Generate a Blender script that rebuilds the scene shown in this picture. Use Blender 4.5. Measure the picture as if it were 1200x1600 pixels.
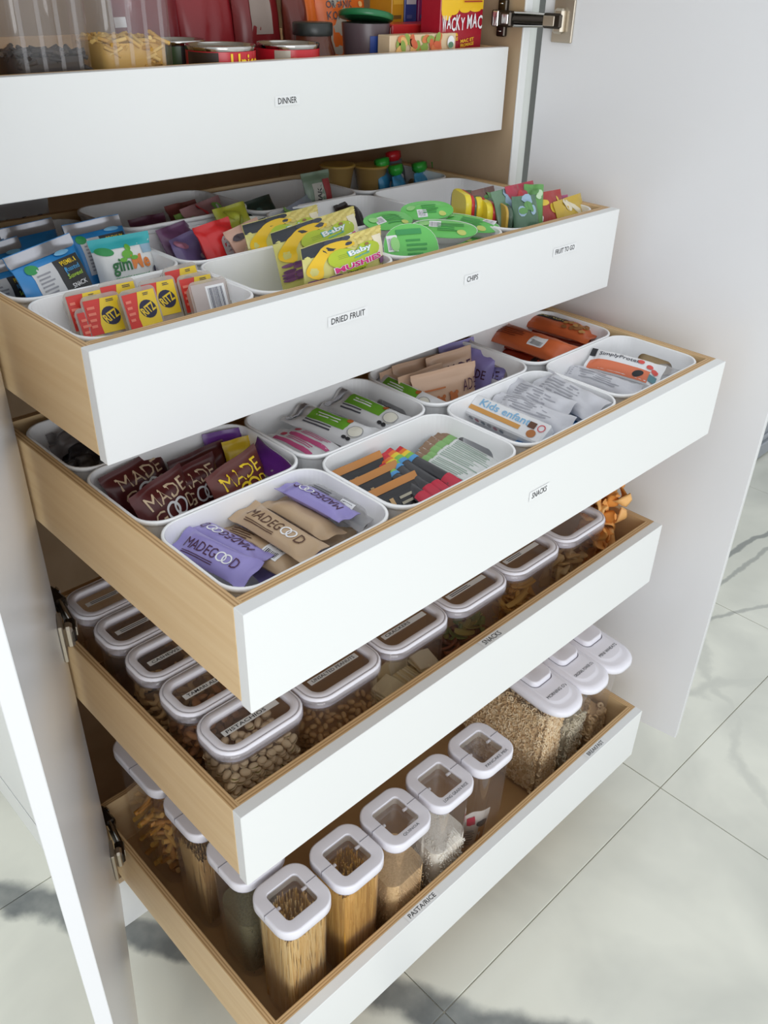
import bpy, math, random
from mathutils import Vector, Matrix, noise
S = bpy.context.scene
for o in list(bpy.data.objects): bpy.data.objects.remove(o, do_unlink=True)
COL = S.collection
R = random.Random(7)

# ------------------------------------------------------------------ camera
F = 1351.59
CAM = Vector((-0.3907, -1.2932, 1.7244))
cd = bpy.data.cameras.new('camera'); cam = bpy.data.objects.new('camera', cd); COL.objects.link(cam)
cam.location = CAM; cam.rotation_euler = (1.00587, -0.02226, -0.7684)
cd.sensor_fit = 'VERTICAL'; cd.sensor_height = 36; cd.lens = F*36/1600; cd.clip_start = .02
S.camera = cam
CM = cam.rotation_euler.to_matrix()
def at(u, v, z):                      # the point of the plane z that the photograph shows at u, v
    d = CM @ Vector(((u-600)/F, -(v-800)/F, -1)); return CAM + d*((z-CAM.z)/d.z)
def aty(u, v, y):
    d = CM @ Vector(((u-600)/F, -(v-800)/F, -1)); return CAM + d*((y-CAM.y)/d.y)
# ------------------------------------------------------------------ light
w = bpy.data.worlds.new('world'); S.world = w; w.use_nodes = True
bg = w.node_tree.nodes['Background']; bg.inputs[0].default_value = (.93, .97, 1, 1); bg.inputs[1].default_value = .98
def area(name, loc, target, sx, sy, power, color):
    l = bpy.data.lights.new(name, 'AREA'); l.shape = 'RECTANGLE'; l.size = sx; l.size_y = sy; l.energy = power; l.color = color
    o = bpy.data.objects.new(name, l); COL.objects.link(o); o.location = loc
    o.rotation_euler = (Vector(target)-Vector(loc)).to_track_quat('-Z', 'Y').to_euler(); return o
area('window_daylight', (-1.7, -4.0, 1.3), (.4, -.4, .8), 2.4, 2.0, 58, (.95, .975, 1))
S.view_settings.view_transform = 'Standard'; S.view_settings.look = 'None'
S.view_settings.gamma = 1; S.view_settings.use_curve_mapping = False
S.view_settings.exposure = 0
S.cycles.transparent_max_bounces = 24; S.cycles.max_bounces = 8

# ------------------------------------------------------------------ materials
def lin(c):
    return tuple(((x/255)/12.92 if x/255 <= .04045 else ((x/255+.055)/1.055)**2.4) for x in c)+(1,)
_M = {}
def mat(rgb, rough=.45, metal=0, spec=.5, coat=0):
    k = (tuple(rgb), rough, metal, spec, coat)
    if k in _M: return _M[k]
    m = bpy.data.materials.new('colour_%d_%d_%d' % tuple(rgb)); m.use_nodes = True
    b = m.node_tree.nodes['Principled BSDF']
    b.inputs['Base Color'].default_value = lin(rgb); b.inputs['Roughness'].default_value = rough
    b.inputs['Metallic'].default_value = metal; b.inputs['Specular IOR Level'].default_value = spec
    b.inputs['Coat Weight'].default_value = coat
    m.diffuse_color = lin(rgb); _M[k] = m; return m
def film(rgb, rough=.28): return mat(rgb, rough, 0, .5)
def nodes(name):
    m = bpy.data.materials.new(name); m.use_nodes = True; nt = m.node_tree
    return m, nt, nt.nodes['Principled BSDF'], nt.nodes.new, nt.links.new
def ramp(n, stops):
    r = n('ShaderNodeValToRGB'); e = r.color_ramp.elements
    while len(e) > len(stops): e.remove(e[-1])
    for i, (p, c) in enumerate(stops):
        x = e[i] if i < len(e) else e.new(p); x.position = p; x.color = c
    return r
def wood(name, axis, c1, c2, scale=1):
    m, nt, b, n, l = nodes(name)
    tc = n('ShaderNodeTexCoord'); mp = n('ShaderNodeMapping'); sc = [9, 9, 60]; sc[axis] = 3.2
    mp.inputs['Scale'].default_value = [s*scale for s in sc]; l(tc.outputs['Object'], mp.inputs[0])
    a = n('ShaderNodeTexNoise'); a.inputs['Scale'].default_value = 1; a.inputs['Detail'].default_value = 6; a.inputs['Distortion'].default_value = .6
    l(mp.outputs[0], a.inputs[0])
    r = ramp(n, [(.3, lin(c1)), (.7, lin(c2))]); l(a.outputs[0], r.inputs[0]); l(r.outputs[0], b.inputs['Base Color'])
    b.inputs['Roughness'].default_value = .42; b.inputs['Specular IOR Level'].default_value = .4
    return m
PLYC = ((220, 187, 140), (229, 200, 156))
PLY_Y = wood('birch_plywood_lengthwise', 1, *PLYC); PLY_X = wood('birch_plywood_crosswise', 0, *PLYC)
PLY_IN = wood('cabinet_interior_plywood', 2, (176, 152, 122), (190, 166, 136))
PLY_DK = wood('stained_plywood_bottom', 0, (176, 138, 92), (196, 158, 112))
def ply_edge(name, axis):
    m, nt, b, n, l = nodes(name)
    tc = n('ShaderNodeTexCoord'); sp = n('ShaderNodeSeparateXYZ'); l(tc.outputs['Object'], sp.inputs[0])
    no = n('ShaderNodeTexNoise'); no.inputs['Scale'].default_value = 14; l(tc.outputs['Object'], no.inputs[0])
    mu = n('ShaderNodeMath'); mu.operation = 'MULTIPLY_ADD'; mu.inputs[1].default_value = 2*math.pi/.0046
    l(sp.outputs[axis], mu.inputs[0]); l(no.outputs[0], mu.inputs[2])
    si = n('ShaderNodeMath'); si.operation = 'SINE'; l(mu.outputs[0], si.inputs[0])
    r = ramp(n, [(.0, lin((168, 128, 82))), (.55, lin((206, 170, 122))), (1, lin((214, 180, 134)))])
    ma = n('ShaderNodeMath'); ma.operation = 'MULTIPLY_ADD'; ma.inputs[1].default_value = .5; ma.inputs[2].default_value = .5
    l(si.outputs[0], ma.inputs[0]); l(ma.outputs[0], r.inputs[0]); l(r.outputs[0], b.inputs['Base Color'])
    b.inputs['Roughness'].default_value = .55
    return m
EDGE_X = ply_edge('plywood_edge_layers_x', 0); EDGE_Y = ply_edge('plywood_edge_layers_y', 1)
WHITE = mat((233, 234, 233), .32); DOORW = mat((226, 226, 228), .22); BINW = mat((249, 249, 250), .35)
LIDW = mat((240, 238, 246), .3); LIDG = mat((196, 194, 206), .35); INK = mat((40, 40, 44), .6); INKS = mat((84, 84, 92), .6)
STICK = mat((236, 237, 237), .34); NICK = mat((150, 142, 132), .28, .9); CHROME = mat((200, 198, 194), .12, 1)
DKMET = mat((70, 64, 58), .3, .9); SATIN = mat((196, 186, 170), .3, .85)
def clear(name, tint, diff=.0, rough=.04, gl=1.0, dcol=(235, 235, 238)):
    m = bpy.data.materials.new(name); m.use_nodes = True; nt = m.node_tree; nt.nodes.clear(); n = nt.nodes.new; l = nt.links.new
    out = n('ShaderNodeOutputMaterial'); t = n('ShaderNodeBsdfTransparent'); t.inputs[0].default_value = lin(tint)
    g = n('ShaderNodeBsdfGlossy'); g.inputs['Roughness'].default_value = rough; g.inputs[0].default_value = (gl, gl, gl, 1)
    fr = n('ShaderNodeLayerWeight'); fr.inputs[0].default_value = .5; pw = n('ShaderNodeMath'); pw.operation = 'POWER'; l(fr.outputs['Facing'], pw.inputs[0]); pw.inputs[1].default_value = 4.5
    ma = n('ShaderNodeMath'); ma.operation = 'MULTIPLY_ADD'; l(pw.outputs[0], ma.inputs[0]); ma.inputs[1].default_value = .7; ma.inputs[2].default_value = .045
    mx = n('ShaderNodeMixShader'); l(ma.outputs[0], mx.inputs[0]); l(t.outputs[0], mx.inputs[1]); l(g.outputs[0], mx.inputs[2])
    if diff:
        d = n('ShaderNodeBsdfDiffuse'); d.inputs[0].default_value = lin(dcol)
        m2 = n('ShaderNodeMixShader'); m2.inputs[0].default_value = diff; l(mx.outputs[0], m2.inputs[1]); l(d.outputs[0], m2.inputs[2]); l(m2.outputs[0], out.inputs[0])
    else: l(mx.outputs[0], out.inputs[0])
    return m
PLASTIC = clear('clear_container_plastic', (253, 252, 252), .035); WINDOW = clear('clear_lid_window', (252, 251, 252), .02)
WRAP = clear('clear_wrapper_film', (240, 240, 240), .28, .12); TRAY = clear('clear_tray_plastic', (244, 242, 240), .35, .1, 1, (225, 218, 210))

def marble(name):
    m, nt, b, n, l = nodes(name)
    ge = n('ShaderNodeNewGeometry'); P_ = ge.outputs['Position']
    def nz(scale, det, dist=0):
        a = n('ShaderNodeTexNoise'); a.inputs['Scale'].default_value = scale; a.inputs['Detail'].default_value = det; a.inputs['Distortion'].default_value = dist
        l(P_, a.inputs[0]); return a
    def M(op, a, b_=None, c=None):
        x = n('ShaderNodeMath'); x.operation = op
        for i, q in enumerate((a, b_, c)):
            if q is None: continue
            if isinstance(q, (int, float)): x.inputs[i].default_value = q
            else: l(q, x.inputs[i])
        return x.outputs[0]
    sp = n('ShaderNodeSeparateXYZ'); l(P_, sp.inputs[0]); X, Y = sp.outputs[0], sp.outputs[1]
    n1 = nz(3.2, 6).outputs[0]; n2 = nz(14, 6).outputs[0]; n3 = nz(2.2, 4, .5).outputs[0]
    wob = M('ADD', M('MULTIPLY', M('SUBTRACT', n1, .5), .30), M('MULTIPLY', M('SUBTRACT', n2, .5), .10))
    def vein(x0, y0, x1, y1, width, soft, xmin=None, xmax=None, wb=1.0):
        dx, dy = x1-x0, y1-y0; L = math.hypot(dx, dy); nx, ny = -dy/L, dx/L
        d = M('ADD', M('ADD', M('MULTIPLY', X, nx), M('MULTIPLY', Y, ny)), -(nx*x0+ny*y0))
        d = M('ABSOLUTE', M('ADD', d, M('MULTIPLY', wob, wb)))
        mr = n('ShaderNodeMapRange'); mr.interpolation_type = 'SMOOTHSTEP'; l(d, mr.inputs[0])
        mr.inputs[1].default_value = width; mr.inputs[2].default_value = width+soft; mr.inputs[3].default_value = 1; mr.inputs[4].default_value = 0
        v = mr.outputs[0]
        if xmax is not None: v = M('MULTIPLY', v, M('LESS_THAN', X, xmax))
        if xmin is not None: v = M('MULTIPLY', v, M('GREATER_THAN', X, xmin))
        return v
    big = vein(-.16, .075, .335, -.72, .020, .035, None, .62, .45)
    thin = vein(1.05, -1.2, 1.9, -.35, .002, .025, .7, None, .6)
    thin2 = vein(2.0, -.36, 3.0, -.46, .006, .010, 1.75, None, .22); thin3 = vein(2.0, -.43, 3.0, -.52, .003, .009, 1.75, None, .3)
    thin4 = vein(1.85, -.50, 2.6, -.86, .003, .012, 1.6, None, .4); thin5 = vein(1.5, -.62, 2.4, -1.1, .003, .03, 1.3, None, .6)
    cl = n('ShaderNodeMapRange'); l(n3, cl.inputs[0]); cl.inputs[1].default_value = .44; cl.inputs[2].default_value = .66; cl.inputs[3].default_value = 0; cl.inputs[4].default_value = .26
    f = M('MAXIMUM', M('MULTIPLY', big, M('ADD', .62, M('MULTIPLY', n2, .6))), M('MAXIMUM', M('MULTIPLY', thin, .22), M('MAXIMUM', M('MULTIPLY', thin2, .75), M('MAXIMUM', M('MULTIPLY', thin3, .55), M('MAXIMUM', M('MULTIPLY', thin4, .5), M('MAXIMUM', M('MULTIPLY', thin5, .25), cl.outputs[0]))))))
    mx = n('ShaderNodeMix'); mx.data_type = 'RGBA'; l(f, mx.inputs[0]); mx.inputs[6].default_value = lin((230, 230, 218)); mx.inputs[7].default_value = lin((118, 122, 122))
    l(mx.outputs[2], b.inputs['Base Color']); b.inputs['Roughness'].default_value = .14; b.inputs['Specular IOR Level'].default_value = .5
    return m
MARBLE = marble('polished_white_marble'); GROUT = mat((168, 164, 150), .8)

# ------------------------------------------------------------------ mesh helpers
class MB:
    def __init__(s): s.v = []; s.f = []; s.m = []; s.s = []; s.mats = []
    def mi(s, m):
        if m not in s.mats: s.mats.append(m)
        return s.mats.index(m)
    def add(s, vs, fs, m, smooth=True, X=None):
        b = len(s.v); k = s.mi(m)
        s.v += [tuple(X @ Vector(q)) if X is not None else tuple(q) for q in vs]
        for f in fs: s.f.append([b+i for i in f]); s.m.append(k); s.s.append(smooth)
    def box(s, x0, x1, y0, y1, z0, z1, m, bev=0, top=None, X=None):
        if bev <= 0:
            v = [(x, y, z) for z in (z0, z1) for y in (y0, y1) for x in (x0, x1)]
            s.add(v, [(0, 2, 3, 1), (0, 1, 5, 4), (2, 6, 7, 3), (0, 4, 6, 2), (1, 3, 7, 5)], m, False, X); s.add(v, [(4, 5, 7, 6)], top or m, False, X); return
        b = bev; v = []; ix = {}
        for k, z in enumerate((z0, z1)):
            for j, y in enumerate((y0, y1)):
                for i, x in enumerate((x0, x1)):
                    sx, sy, sz = 1-2*i, 1-2*j, 1-2*k
                    for a, d in enumerate(((0, b*sy, b*sz), (b*sx, 0, b*sz), (b*sx, b*sy, 0))):
                        ix[(i, j, k, a)] = len(v); v.append((x+d[0], y+d[1], z+d[2]))
        I = lambda i, j, k, a: ix[(i, j, k, a)]
        fs = [[I(0, 0, 0, 0), I(0, 0, 1, 0), I(0, 1, 1, 0), I(0, 1, 0, 0)], [I(1, 0, 0, 0), I(1, 1, 0, 0), I(1, 1, 1, 0), I(1, 0, 1, 0)],
              [I(0, 0, 0, 1), I(1, 0, 0, 1), I(1, 0, 1, 1), I(0, 0, 1, 1)], [I(0, 1, 0, 1), I(0, 1, 1, 1), I(1, 1, 1, 1), I(1, 1, 0, 1)],
              [I(0, 0, 0, 2), I(0, 1, 0, 2), I(1, 1, 0, 2), I(1, 0, 0, 2)]]
        tp = [[I(0, 0, 1, 2), I(1, 0, 1, 2), I(1, 1, 1, 2), I(0, 1, 1, 2)]]
        for j in (0, 1):
            for k in (0, 1): fs.append([I(0, j, k, 1), I(1, j, k, 1), I(1, j, k, 2), I(0, j, k, 2)])
        for i in (0, 1):
            for k in (0, 1): fs.append([I(i, 0, k, 0), I(i, 1, k, 0), I(i, 1, k, 2), I(i, 0, k, 2)])
            for j in (0, 1): fs.append([I(i, j, 0, 0), I(i, j, 1, 0), I(i, j, 1, 1), I(i, j, 0, 1)])
            for j in (0, 1):
                for k in (0, 1): fs.append([I(i, j, k, 0), I(i, j, k, 1), I(i, j, k, 2)])
        c = Vector(((x0+x1)/2, (y0+y1)/2, (z0+z1)/2))
        def fix(f):
            p = [Vector(v[q]) for q in f]; nn = (p[1]-p[0]).cross(p[2]-p[0]); ce = sum(p, Vector())/len(p)
            return f if nn.dot(ce-c) > 0 else f[::-1]
        s.add(v, [fix(f) for f in fs], m, False, X); s.add(v, [fix(f) for f in tp], top or m, False, X)
    def loft(s, rings, m, cap0=False, cap1=False, smooth=True, X=None, loop=False):
        n = len(rings[0]); v = [q for r in rings for q in r]; fs = []
        K = len(rings)
        for k in range(K if loop else K-1):
            a, b = k*n, ((k+1) % K)*n
            for i in range(n): fs.append((a+i, a+(i+1) % n, b+(i+1) % n, b+i))
        s.add(v, fs, m, smooth, X)
        if cap0: s.add(rings[0], [list(range(n))[::-1]], m, False, X)
        if cap1: s.add(rings[-1], [list(range(n))], m, False, X)
    def tube(s, p, r, m, n=6, X=None, r1=None):
        p = [Vector(q) for q in p]; rings = []
        for i, q in enumerate(p):
            d = (p[min(i+1, len(p)-1)]-p[max(i-1, 0)]).normalized(); a = d.orthogonal().normalized()
            if rings:
                a = (pa - d*pa.dot(d)).normalized()
            pa = a; b = d.cross(a); rr_ = r if r1 is None else r+(r1-r)*i/(len(p)-1)
            rings.append([tuple(q+(a*math.cos(t)+b*math.sin(t))*rr_) for t in (2*math.pi*k/n for k in range(n))])
        s.loft(rings, m, True, True, True, X)
    def cyl(s, c, r, h, m, n=24, r2=None, X=None):
        r2 = r if r2 is None else r2; e = min(.002, h*.2)
        cir = lambda rr_, z: [(c[0]+rr_*math.cos(2*math.pi*k/n), c[1]+rr_*math.sin(2*math.pi*k/n), c[2]+z) for k in range(n)]
        s.loft([cir(r-e, 0), cir(r, e), cir(r2, h-e), cir(r2-e, h)], m, True, True, True, X)
    def ell(s, c, rx, ry, rz, m, X=None, nu=10, nv=7, fn=None):
        v = [(0, 0, -1)]; fs = []
        for j in range(1, nv):
            t = math.pi*j/nv-math.pi/2
            for i in range(nu): a = 2*math.pi*i/nu; v.append((math.cos(t)*math.cos(a), math.cos(t)*math.sin(a), math.sin(t)))
        v.append((0, 0, 1)); N = len(v)-1
        for i in range(nu):
            fs.append((0, 1+(i+1) % nu, 1+i)); b = 1+(nv-2)*nu; fs.append((b+i, b+(i+1) % nu, N))
        for j in range(nv-2):
            for i in range(nu): a = 1+j*nu; b = a+nu; fs.append((a+i, a+(i+1) % nu, b+(i+1) % nu, b+i))
        if fn: v = [fn(*q) for q in v]
        s.add([(c[0]+x*rx, c[1]+y*ry, c[2]+z*rz) for x, y, z in v], fs, m, True, X)
    def mesh(s, name):
        me = bpy.data.meshes.new(name); me.from_pydata(s.v, [], s.f)
        for m in s.mats: me.materials.append(m)
        me.polygons.foreach_set('material_index', s.m); me.polygons.foreach_set('use_smooth', s.s); me.update(); return me
    def build(s, name, parent=None, label=None, loc=None, stuff=False):
        return put(name, s.mesh(name), parent, label, loc, stuff)
def put(name, me, parent=None, label=None, loc=None, stuff=False):
    o = bpy.data.objects.new(name, me); COL.objects.link(o)
    if parent: o.parent = parent
    if label: o['label'] = label
    if loc is not None: o.location = loc
    if stuff: o['kind'] = 'stuff'
    return o
def tag(o, label, cat, group=None, kind=None):
    o['label'] = label; o['category'] = cat
    if group: o['group'] = group
    if kind: o['kind'] = kind
    return o
def empty(name, loc=(0, 0, 0), parent=None):
    o = bpy.data.objects.new(name, None); COL.objects.link(o); o.location = loc; o.empty_display_size = .02
    if parent: o.parent = parent
    return o
def dup(o, loc=None, label=None, rot=None):
    c = o.copy(); COL.objects.link(c)
    if label: c['label'] = label
    if loc is not None: c.location = loc
    if rot is not None: c.rotation_euler = rot
    for ch in list(o.children):
        k = ch.copy(); COL.objects.link(k); k.parent = c
        for g in list(ch.children):
            q = g.copy(); COL.objects.link(q); q.parent = k
    return c
def rr(w_, d_, r, z, n=6, cx=0, cy=0):
    r = max(min(r, w_/2-1e-4, d_/2-1e-4), 1e-4); out = []
    for q, (sx, sy) in enumerate(((1, 1), (-1, 1), (-1, -1), (1, -1))):
        for i in range(n+1):
            a = math.pi/2*(q+i/n); out.append((cx+sx*(w_/2-r)+r*math.cos(a), cy+sy*(d_/2-r)+r*math.sin(a), z))
    return out
def sweep(mb, w_, d_, r, prof, m, X=None, loop=True, n=6, cx=0, cy=0):
    mb.loft([rr(w_+2*o, d_+2*o, r+o, z, n, cx, cy) for o, z in prof], m, False, False, True, X, loop)
# lettering: flat font outlines turned to mesh once per word
_T = {}
def word(s, bold=0):
    k = (s, bold)
    if k not in _T:
        cu = bpy.data.curves.new('word', 'FONT'); cu.body = s; cu.resolution_u = 2; cu.offset = bold; cu.align_x = 'LEFT'
        o = bpy.data.objects.new('word', cu); COL.objects.link(o)
        me = bpy.data.meshes.new_from_object(o.evaluated_get(bpy.context.evaluated_depsgraph_get()))
        v = [q.co.to_2d() for q in me.vertices]; f = [list(p.vertices) for p in me.polygons]
        bpy.data.objects.remove(o); bpy.data.curves.remove(cu); bpy.data.meshes.remove(me)
        x0 = min(q.x for q in v); x1 = max(q.x for q in v); y0 = min(q.y for q in v); y1 = max(q.y for q in v)
        _T[k] = ([((q.x-x0)/(x1-x0)-.5, (q.y-y0)/(y1-y0)-.5) for q in v], f)
    return _T[k]
class Surf:                            # printing onto a curved or flat face: map(x, y, lift) gives the point
    def __init__(s, mp): s.map = mp; s.k = 0
    def _off(s): s.k += 1; return .0004+.00018*s.k
    def star(s, mb, pts, m, rings=4):
        o = s._off(); n = len(pts); cx = sum(p[0] for p in pts)/n; cy = sum(p[1] for p in pts)/n
        v = [s.map(cx, cy, o)]; fs = []
        for k in range(1, rings+1):
            t = k/rings; v += [s.map(cx+(x-cx)*t, cy+(y-cy)*t, o) for x, y in pts]
        for i in range(n):
            j = (i+1) % n; fs.append((0, 1+i, 1+j))
            for k in range(rings-1): a = 1+k*n; fs.append((a+i, a+n+i, a+n+j, a+j))
        mb.add(v, fs, m, True)
    def rect(s, mb, x0, x1, y0, y1, m, nx=6, ny=6):
        o = s._off(); v = [s.map(x0+(x1-x0)*i/nx, y0+(y1-y0)*j/ny, o) for j in range(ny+1) for i in range(nx+1)]
        mb.add(v, [(j*(nx+1)+i, j*(nx+1)+i+1, (j+1)*(nx+1)+i+1, (j+1)*(nx+1)+i) for j in range(ny) for i in range(nx)], m, True)
    def ell(s, mb, cx, cy, rx, ry, m, rot=0, n=18, a0=0, a1=360):
        c, q = math.cos(math.radians(rot)), math.sin(math.radians(rot)); p = []
        for i in range(n):
            a = math.radians(a0+(a1-a0)*i/(n if a1-a0 == 360 else n-1)); x, y = rx*math.cos(a), ry*math.sin(a); p.append((cx+x*c-y*q, cy+x*q+y*c))
        s.star(mb, p, m)
    def ring(s, mb, cx, cy, ra, rb, m, n=22, asp=1.0):
        o = s._off(); v = [s.map(cx+r*math.cos(2*math.pi*i/n), cy+r*asp*math.sin(2*math.pi*i/n), o) for r in (ra, rb) for i in range(n)]
        mb.add(v, [(i, n+i, n+(i+1) % n, (i+1) % n) for i in range(n)], m, True)
    def text(s, mb, t, cx, cy, w_, h_, m, rot=0, bold=0):
        o = s._off()+.0002; P, f = word(t, bold); c, q = math.cos(math.radians(rot)), math.sin(math.radians(rot))
        mb.add([s.map(cx+x*w_*c-y*h_*q, cy+x*w_*q+y*h_*c, o) for x, y in P], f, m, False)
    def bars(s, mb, x0, x1, y0, y1, m, n=9, seed=1):
        r = random.Random(seed); x = x0; stp = (x1-x0)/n
        for i in range(n): s.rect(mb, x0+stp*i, x0+stp*(i+r.uniform(.3, .7)), y0, y1, m, 1, 2); s.k -= 1
        s.k += 1
    def lines(s, mb, x0, x1, y0, y1, n, m, seed=1):
        r = random.Random(seed)
        for i in range(n):
            y = y1-(y1-y0)*(i+.5)/n; hh = (y1-y0)/n*.22; s.rect(mb, x0, x0+(x1-x0)*r.uniform(.6, 1), y-hh, y+hh, m, 4, 1); s.k -= 1
        s.k += 1
def pillow(mb, w_, h_, t, m, seed=0, seal=.01, n=2.6, wr=.0015, nx=14, ny=18, pinch=.05, wave=.0015, axis='y', square=3, mb_back=None):
    """a sealed bag: two faces that bulge and are crimped flat at both ends; axis y: seals at top and bottom, axis x: at left and right"""
    sd = seed*7.31; hh = h_-2*seal
    def q(b):
        u = (b-seal)/hh*2-1
        return 0 if abs(u) >= 1 else (1-abs(u)**square)**.6
    def half(a, b, side):
        sx = min(abs(a)/(w_/2), 1); p = max(0, 1-sx**n)**.55; k = q(b)
        z = t/2*p*k
        e = noise.noise(Vector((a*55+sd, b*55, side*3.1)))+.6*noise.noise(Vector((a*130+sd, b*24, side)))
        z += wr*e*(.35+p)*min(1, k*2.5) + .0004
        return max(z, .0004)
    def mid(a, b):
        k = 1-q(b); return wave*k*math.sin(a/w_*9+sd+(3 if b < h_/2 else 0)) + wave*.8*noise.noise(Vector((a*18+sd, b*9, 5)))
    def mp(a, b, side, off):
        z = mid(a, b)+side*(half(a, b, side)+off); a2 = a*(1-pinch*q(b))
        return (a2, b, z) if axis == 'y' else (b-h_/2, a2, z)
    X = [w_*(i/nx-.5) for i in range(nx+1)]
    Y = [0, seal*.5, seal]+[seal+hh*j/(ny-4) for j in range(1, ny-4)]+[h_-seal, h_-seal*.5, h_]
    for side in (1, -1):
        v = [mp(a, b, side, 0) for b in Y for a in X]; fs = []
        for j in range(len(Y)-1):
            for i in range(nx):
                f = (j*(nx+1)+i, j*(nx+1)+i+1, (j+1)*(nx+1)+i+1, (j+1)*(nx+1)+i)
                fs.append(f if (side > 0) == (axis == 'y') else f[::-1])
        mb.add(v, fs, m if side > 0 or mb_back is None else mb_back, True)
        e = [mp(a, b, 1, 0) for b in Y for a in (X[0], X[-1])]
    rim = [mp(X[0], b, s_, 0) for b in Y for s_ in (1, -1)]; mb.add(rim, [(2*j, 2*j+1, 2*j+3, 2*j+2) for j in range(len(Y)-1)], m)
    rim = [mp(X[-1], b, s_, 0) for b in Y for s_ in (1, -1)]; mb.add(rim, [(2*j, 2*j+2, 2*j+3, 2*j+1) for j in range(len(Y)-1)], m)
    for b in (Y[0], Y[-1]): 
        rim = [mp(a, b, s_, 0) for a in X for s_ in (1, -1)]; mb.add(rim, [(2*j, 2*j+1, 2*j+3, 2*j+2) for j in range(nx)], m)
    if axis == 'y': return Surf(lambda x, y, o: mp(x, y, 1, o))
    return Surf(lambda x, y, o: mp(y, x+h_/2, 1, o))
def frame_m(X, Yv, Z, o):
    m = Matrix.Identity(4)
    for i in range(3): m[i][0] = X[i]; m[i][1] = Yv[i]; m[i][2] = Z[i]; m[i][3] = o[i]
    return m
def stand(tl, tr, ztop, h_, lean=12, zr=None):
    """matrix of a bag standing with its top corners where the photograph shows them; returns matrix, width"""
    A = at(*tl, ztop); B = at(*tr, ztop if zr is None else zr); X = (B-A); W = X.length; X.normalize()
    nf = Vector((X.y, -X.x, 0)).normalized(); a = math.radians(lean)
    up = (Vector((0, 0, 1))*math.cos(a)-nf*math.sin(a)); up = (up-X*up.dot(X)).normalized()
    return frame_m(X, up, X.cross(up), (A+B)/2-up*h_), W
def lay(a, b, z, zb=None, roll=0):
    """matrix of a bar lying from a (where its lettering starts) to b; returns matrix, length"""
    A = at(*a, z); B = at(*b, z if zb is None else zb); X = B-A; L = X.length; X.normalize()
    Z = Vector((0, 0, 1)); Y = Z.cross(X).normalized(); Z = X.cross(Y); r = math.radians(roll)
    Y2 = Y*math.cos(r)+Z*math.sin(r); Z2 = X.cross(Y2)
    return frame_m(X, Y2, Z2, (A+B)/2), L
BINS = []                                                        # inner boxes of the bins: x0, x1, y0, y1, floor, rim
def settle(M_, vs, cap=.014):
    """push a pack off the walls and floor of the bin it lies in"""
    q = [M_ @ Vector(v) for v in vs]; lo = [min(p[i] for p in q) for i in range(3)]; hi = [max(p[i] for p in q) for i in range(3)]
    cx, cy = (lo[0]+hi[0])/2, (lo[1]+hi[1])/2; d = Vector((0, 0, 0))
    for b in BINS:
        if b[0]-.02 < cx < b[1]+.02 and b[2]-.02 < cy < b[3]+.02 and b[4]-.06 < lo[2] < b[5]+.03:
            for i, (a, c) in enumerate(((b[0], b[1]), (b[2], b[3]))):
                if hi[i]-lo[i] < c-a: sh = max(a-lo[i], 0) or min(c-hi[i], 0)
                else: sh = (a+c-lo[i]-hi[i])/2
                d[i] = max(-cap, min(cap, sh))
            d.z = max(0, min(.02, b[4]+.002-lo[2])); break
    return Matrix.Translation(d) @ M_
def pack(name, M_, body, label, cat, group=None, printed=None, pname='printed_front'):
    o = body.build(name); o.matrix_world = settle(M_, body.v); tag(o, label, cat, group)
    if printed and printed.v: printed.build(pname, o)
    return o

# ================================================================== the room
def struct(o): o['kind'] = 'structure'; return o
TS = .7980; JX, JY = .3493, -.7518
mb = MB(); mb.box(-2.1, 4.5, -4.0, .62, -.03, -.003, GROUT); floor = struct(mb.build('floor'))
mb = MB(); hw = TS/2-.0011; mb.box(-hw, hw, -hw, hw, -.012, 0, MARBLE, .0008); tm = mb.mesh('tile'); half_ = None
for i in range(-3, 6):
    for j in range(-4, 2):
        cx, cy = JX+(i+.5)*TS, JY+(j+.5)*TS
        t = put('tile', tm, floor, None, (cx, cy, 0))
mb = MB(); mb.box(-2.1, 4.5, .62, .72, 0, 2.6, mat((232, 231, 226), .7)); struct(mb.build('wall_back'))
mb = MB(); mb.box(-2.1, -.075, .604, .62, 0, .10, mat((236, 236, 232), .4), .002); mb.box(1.16, 4.5, .604, .62, 0, .10, mat((236, 236, 232), .4), .002); struct(mb.build('baseboard_back'))

# ================================================================== pantry cabinet
W = 1.035; CF = -.176                                           # inside width, front face of the carcass
FY = [-.1542, -.4398, -.6977, -.6523, -.7058]; ZT = [1.5999, 1.3618, 1.1505, .7864, .3094]; PH, PT, PLY, DEP = .142, .0187, .0125, .597
cab = empty('pantry_cabinet', (0, 0, 0))
tag(cab, 'tall white pantry cabinet with two open doors and five pulled out drawers', 'cabinet')
TOPZ = 2.28
def side(x0, x1, inner, mir):
    mb = MB(); mb.box(x0, x1, CF+.004, .58, .155, TOPZ, PLY_IN)
    mb.box(x0-.0004, x1+.0004, CF, CF+.004, .155, TOPZ, WHITE, .0008); return mb.build('side_panel', cab)
side(-.0305, -.0115, 1, 0); side(1.047, 1.066, 0, 1)
mb = MB(); mb.box(-.0495, -.031, CF+.002, .60, 0, TOPZ, WHITE, .001); mb.build('end_panel', cab, 'white finished end panel')
mb = MB(); mb.box(-.0510, -.0500, CF+.01, .60, 0, .085, WHITE, .0004); mb.build('end_plinth', cab)
mb = MB(); mb.box(1.0664, 1.094, CF+.006, .58, .155, TOPZ, mat((214, 217, 212), .4)); mb.build('door_gap_strip', cab, 'pale filler strip')
mb = MB(); mb.box(1.0942, 1.125, CF+.007, .58, .155, TOPZ, mat((104, 106, 102), .6)); mb.build('door_gap_strip', cab, 'dark grey strip in the right door gap')  # dark box set in the door gap, its colour stands for the shade there
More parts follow.
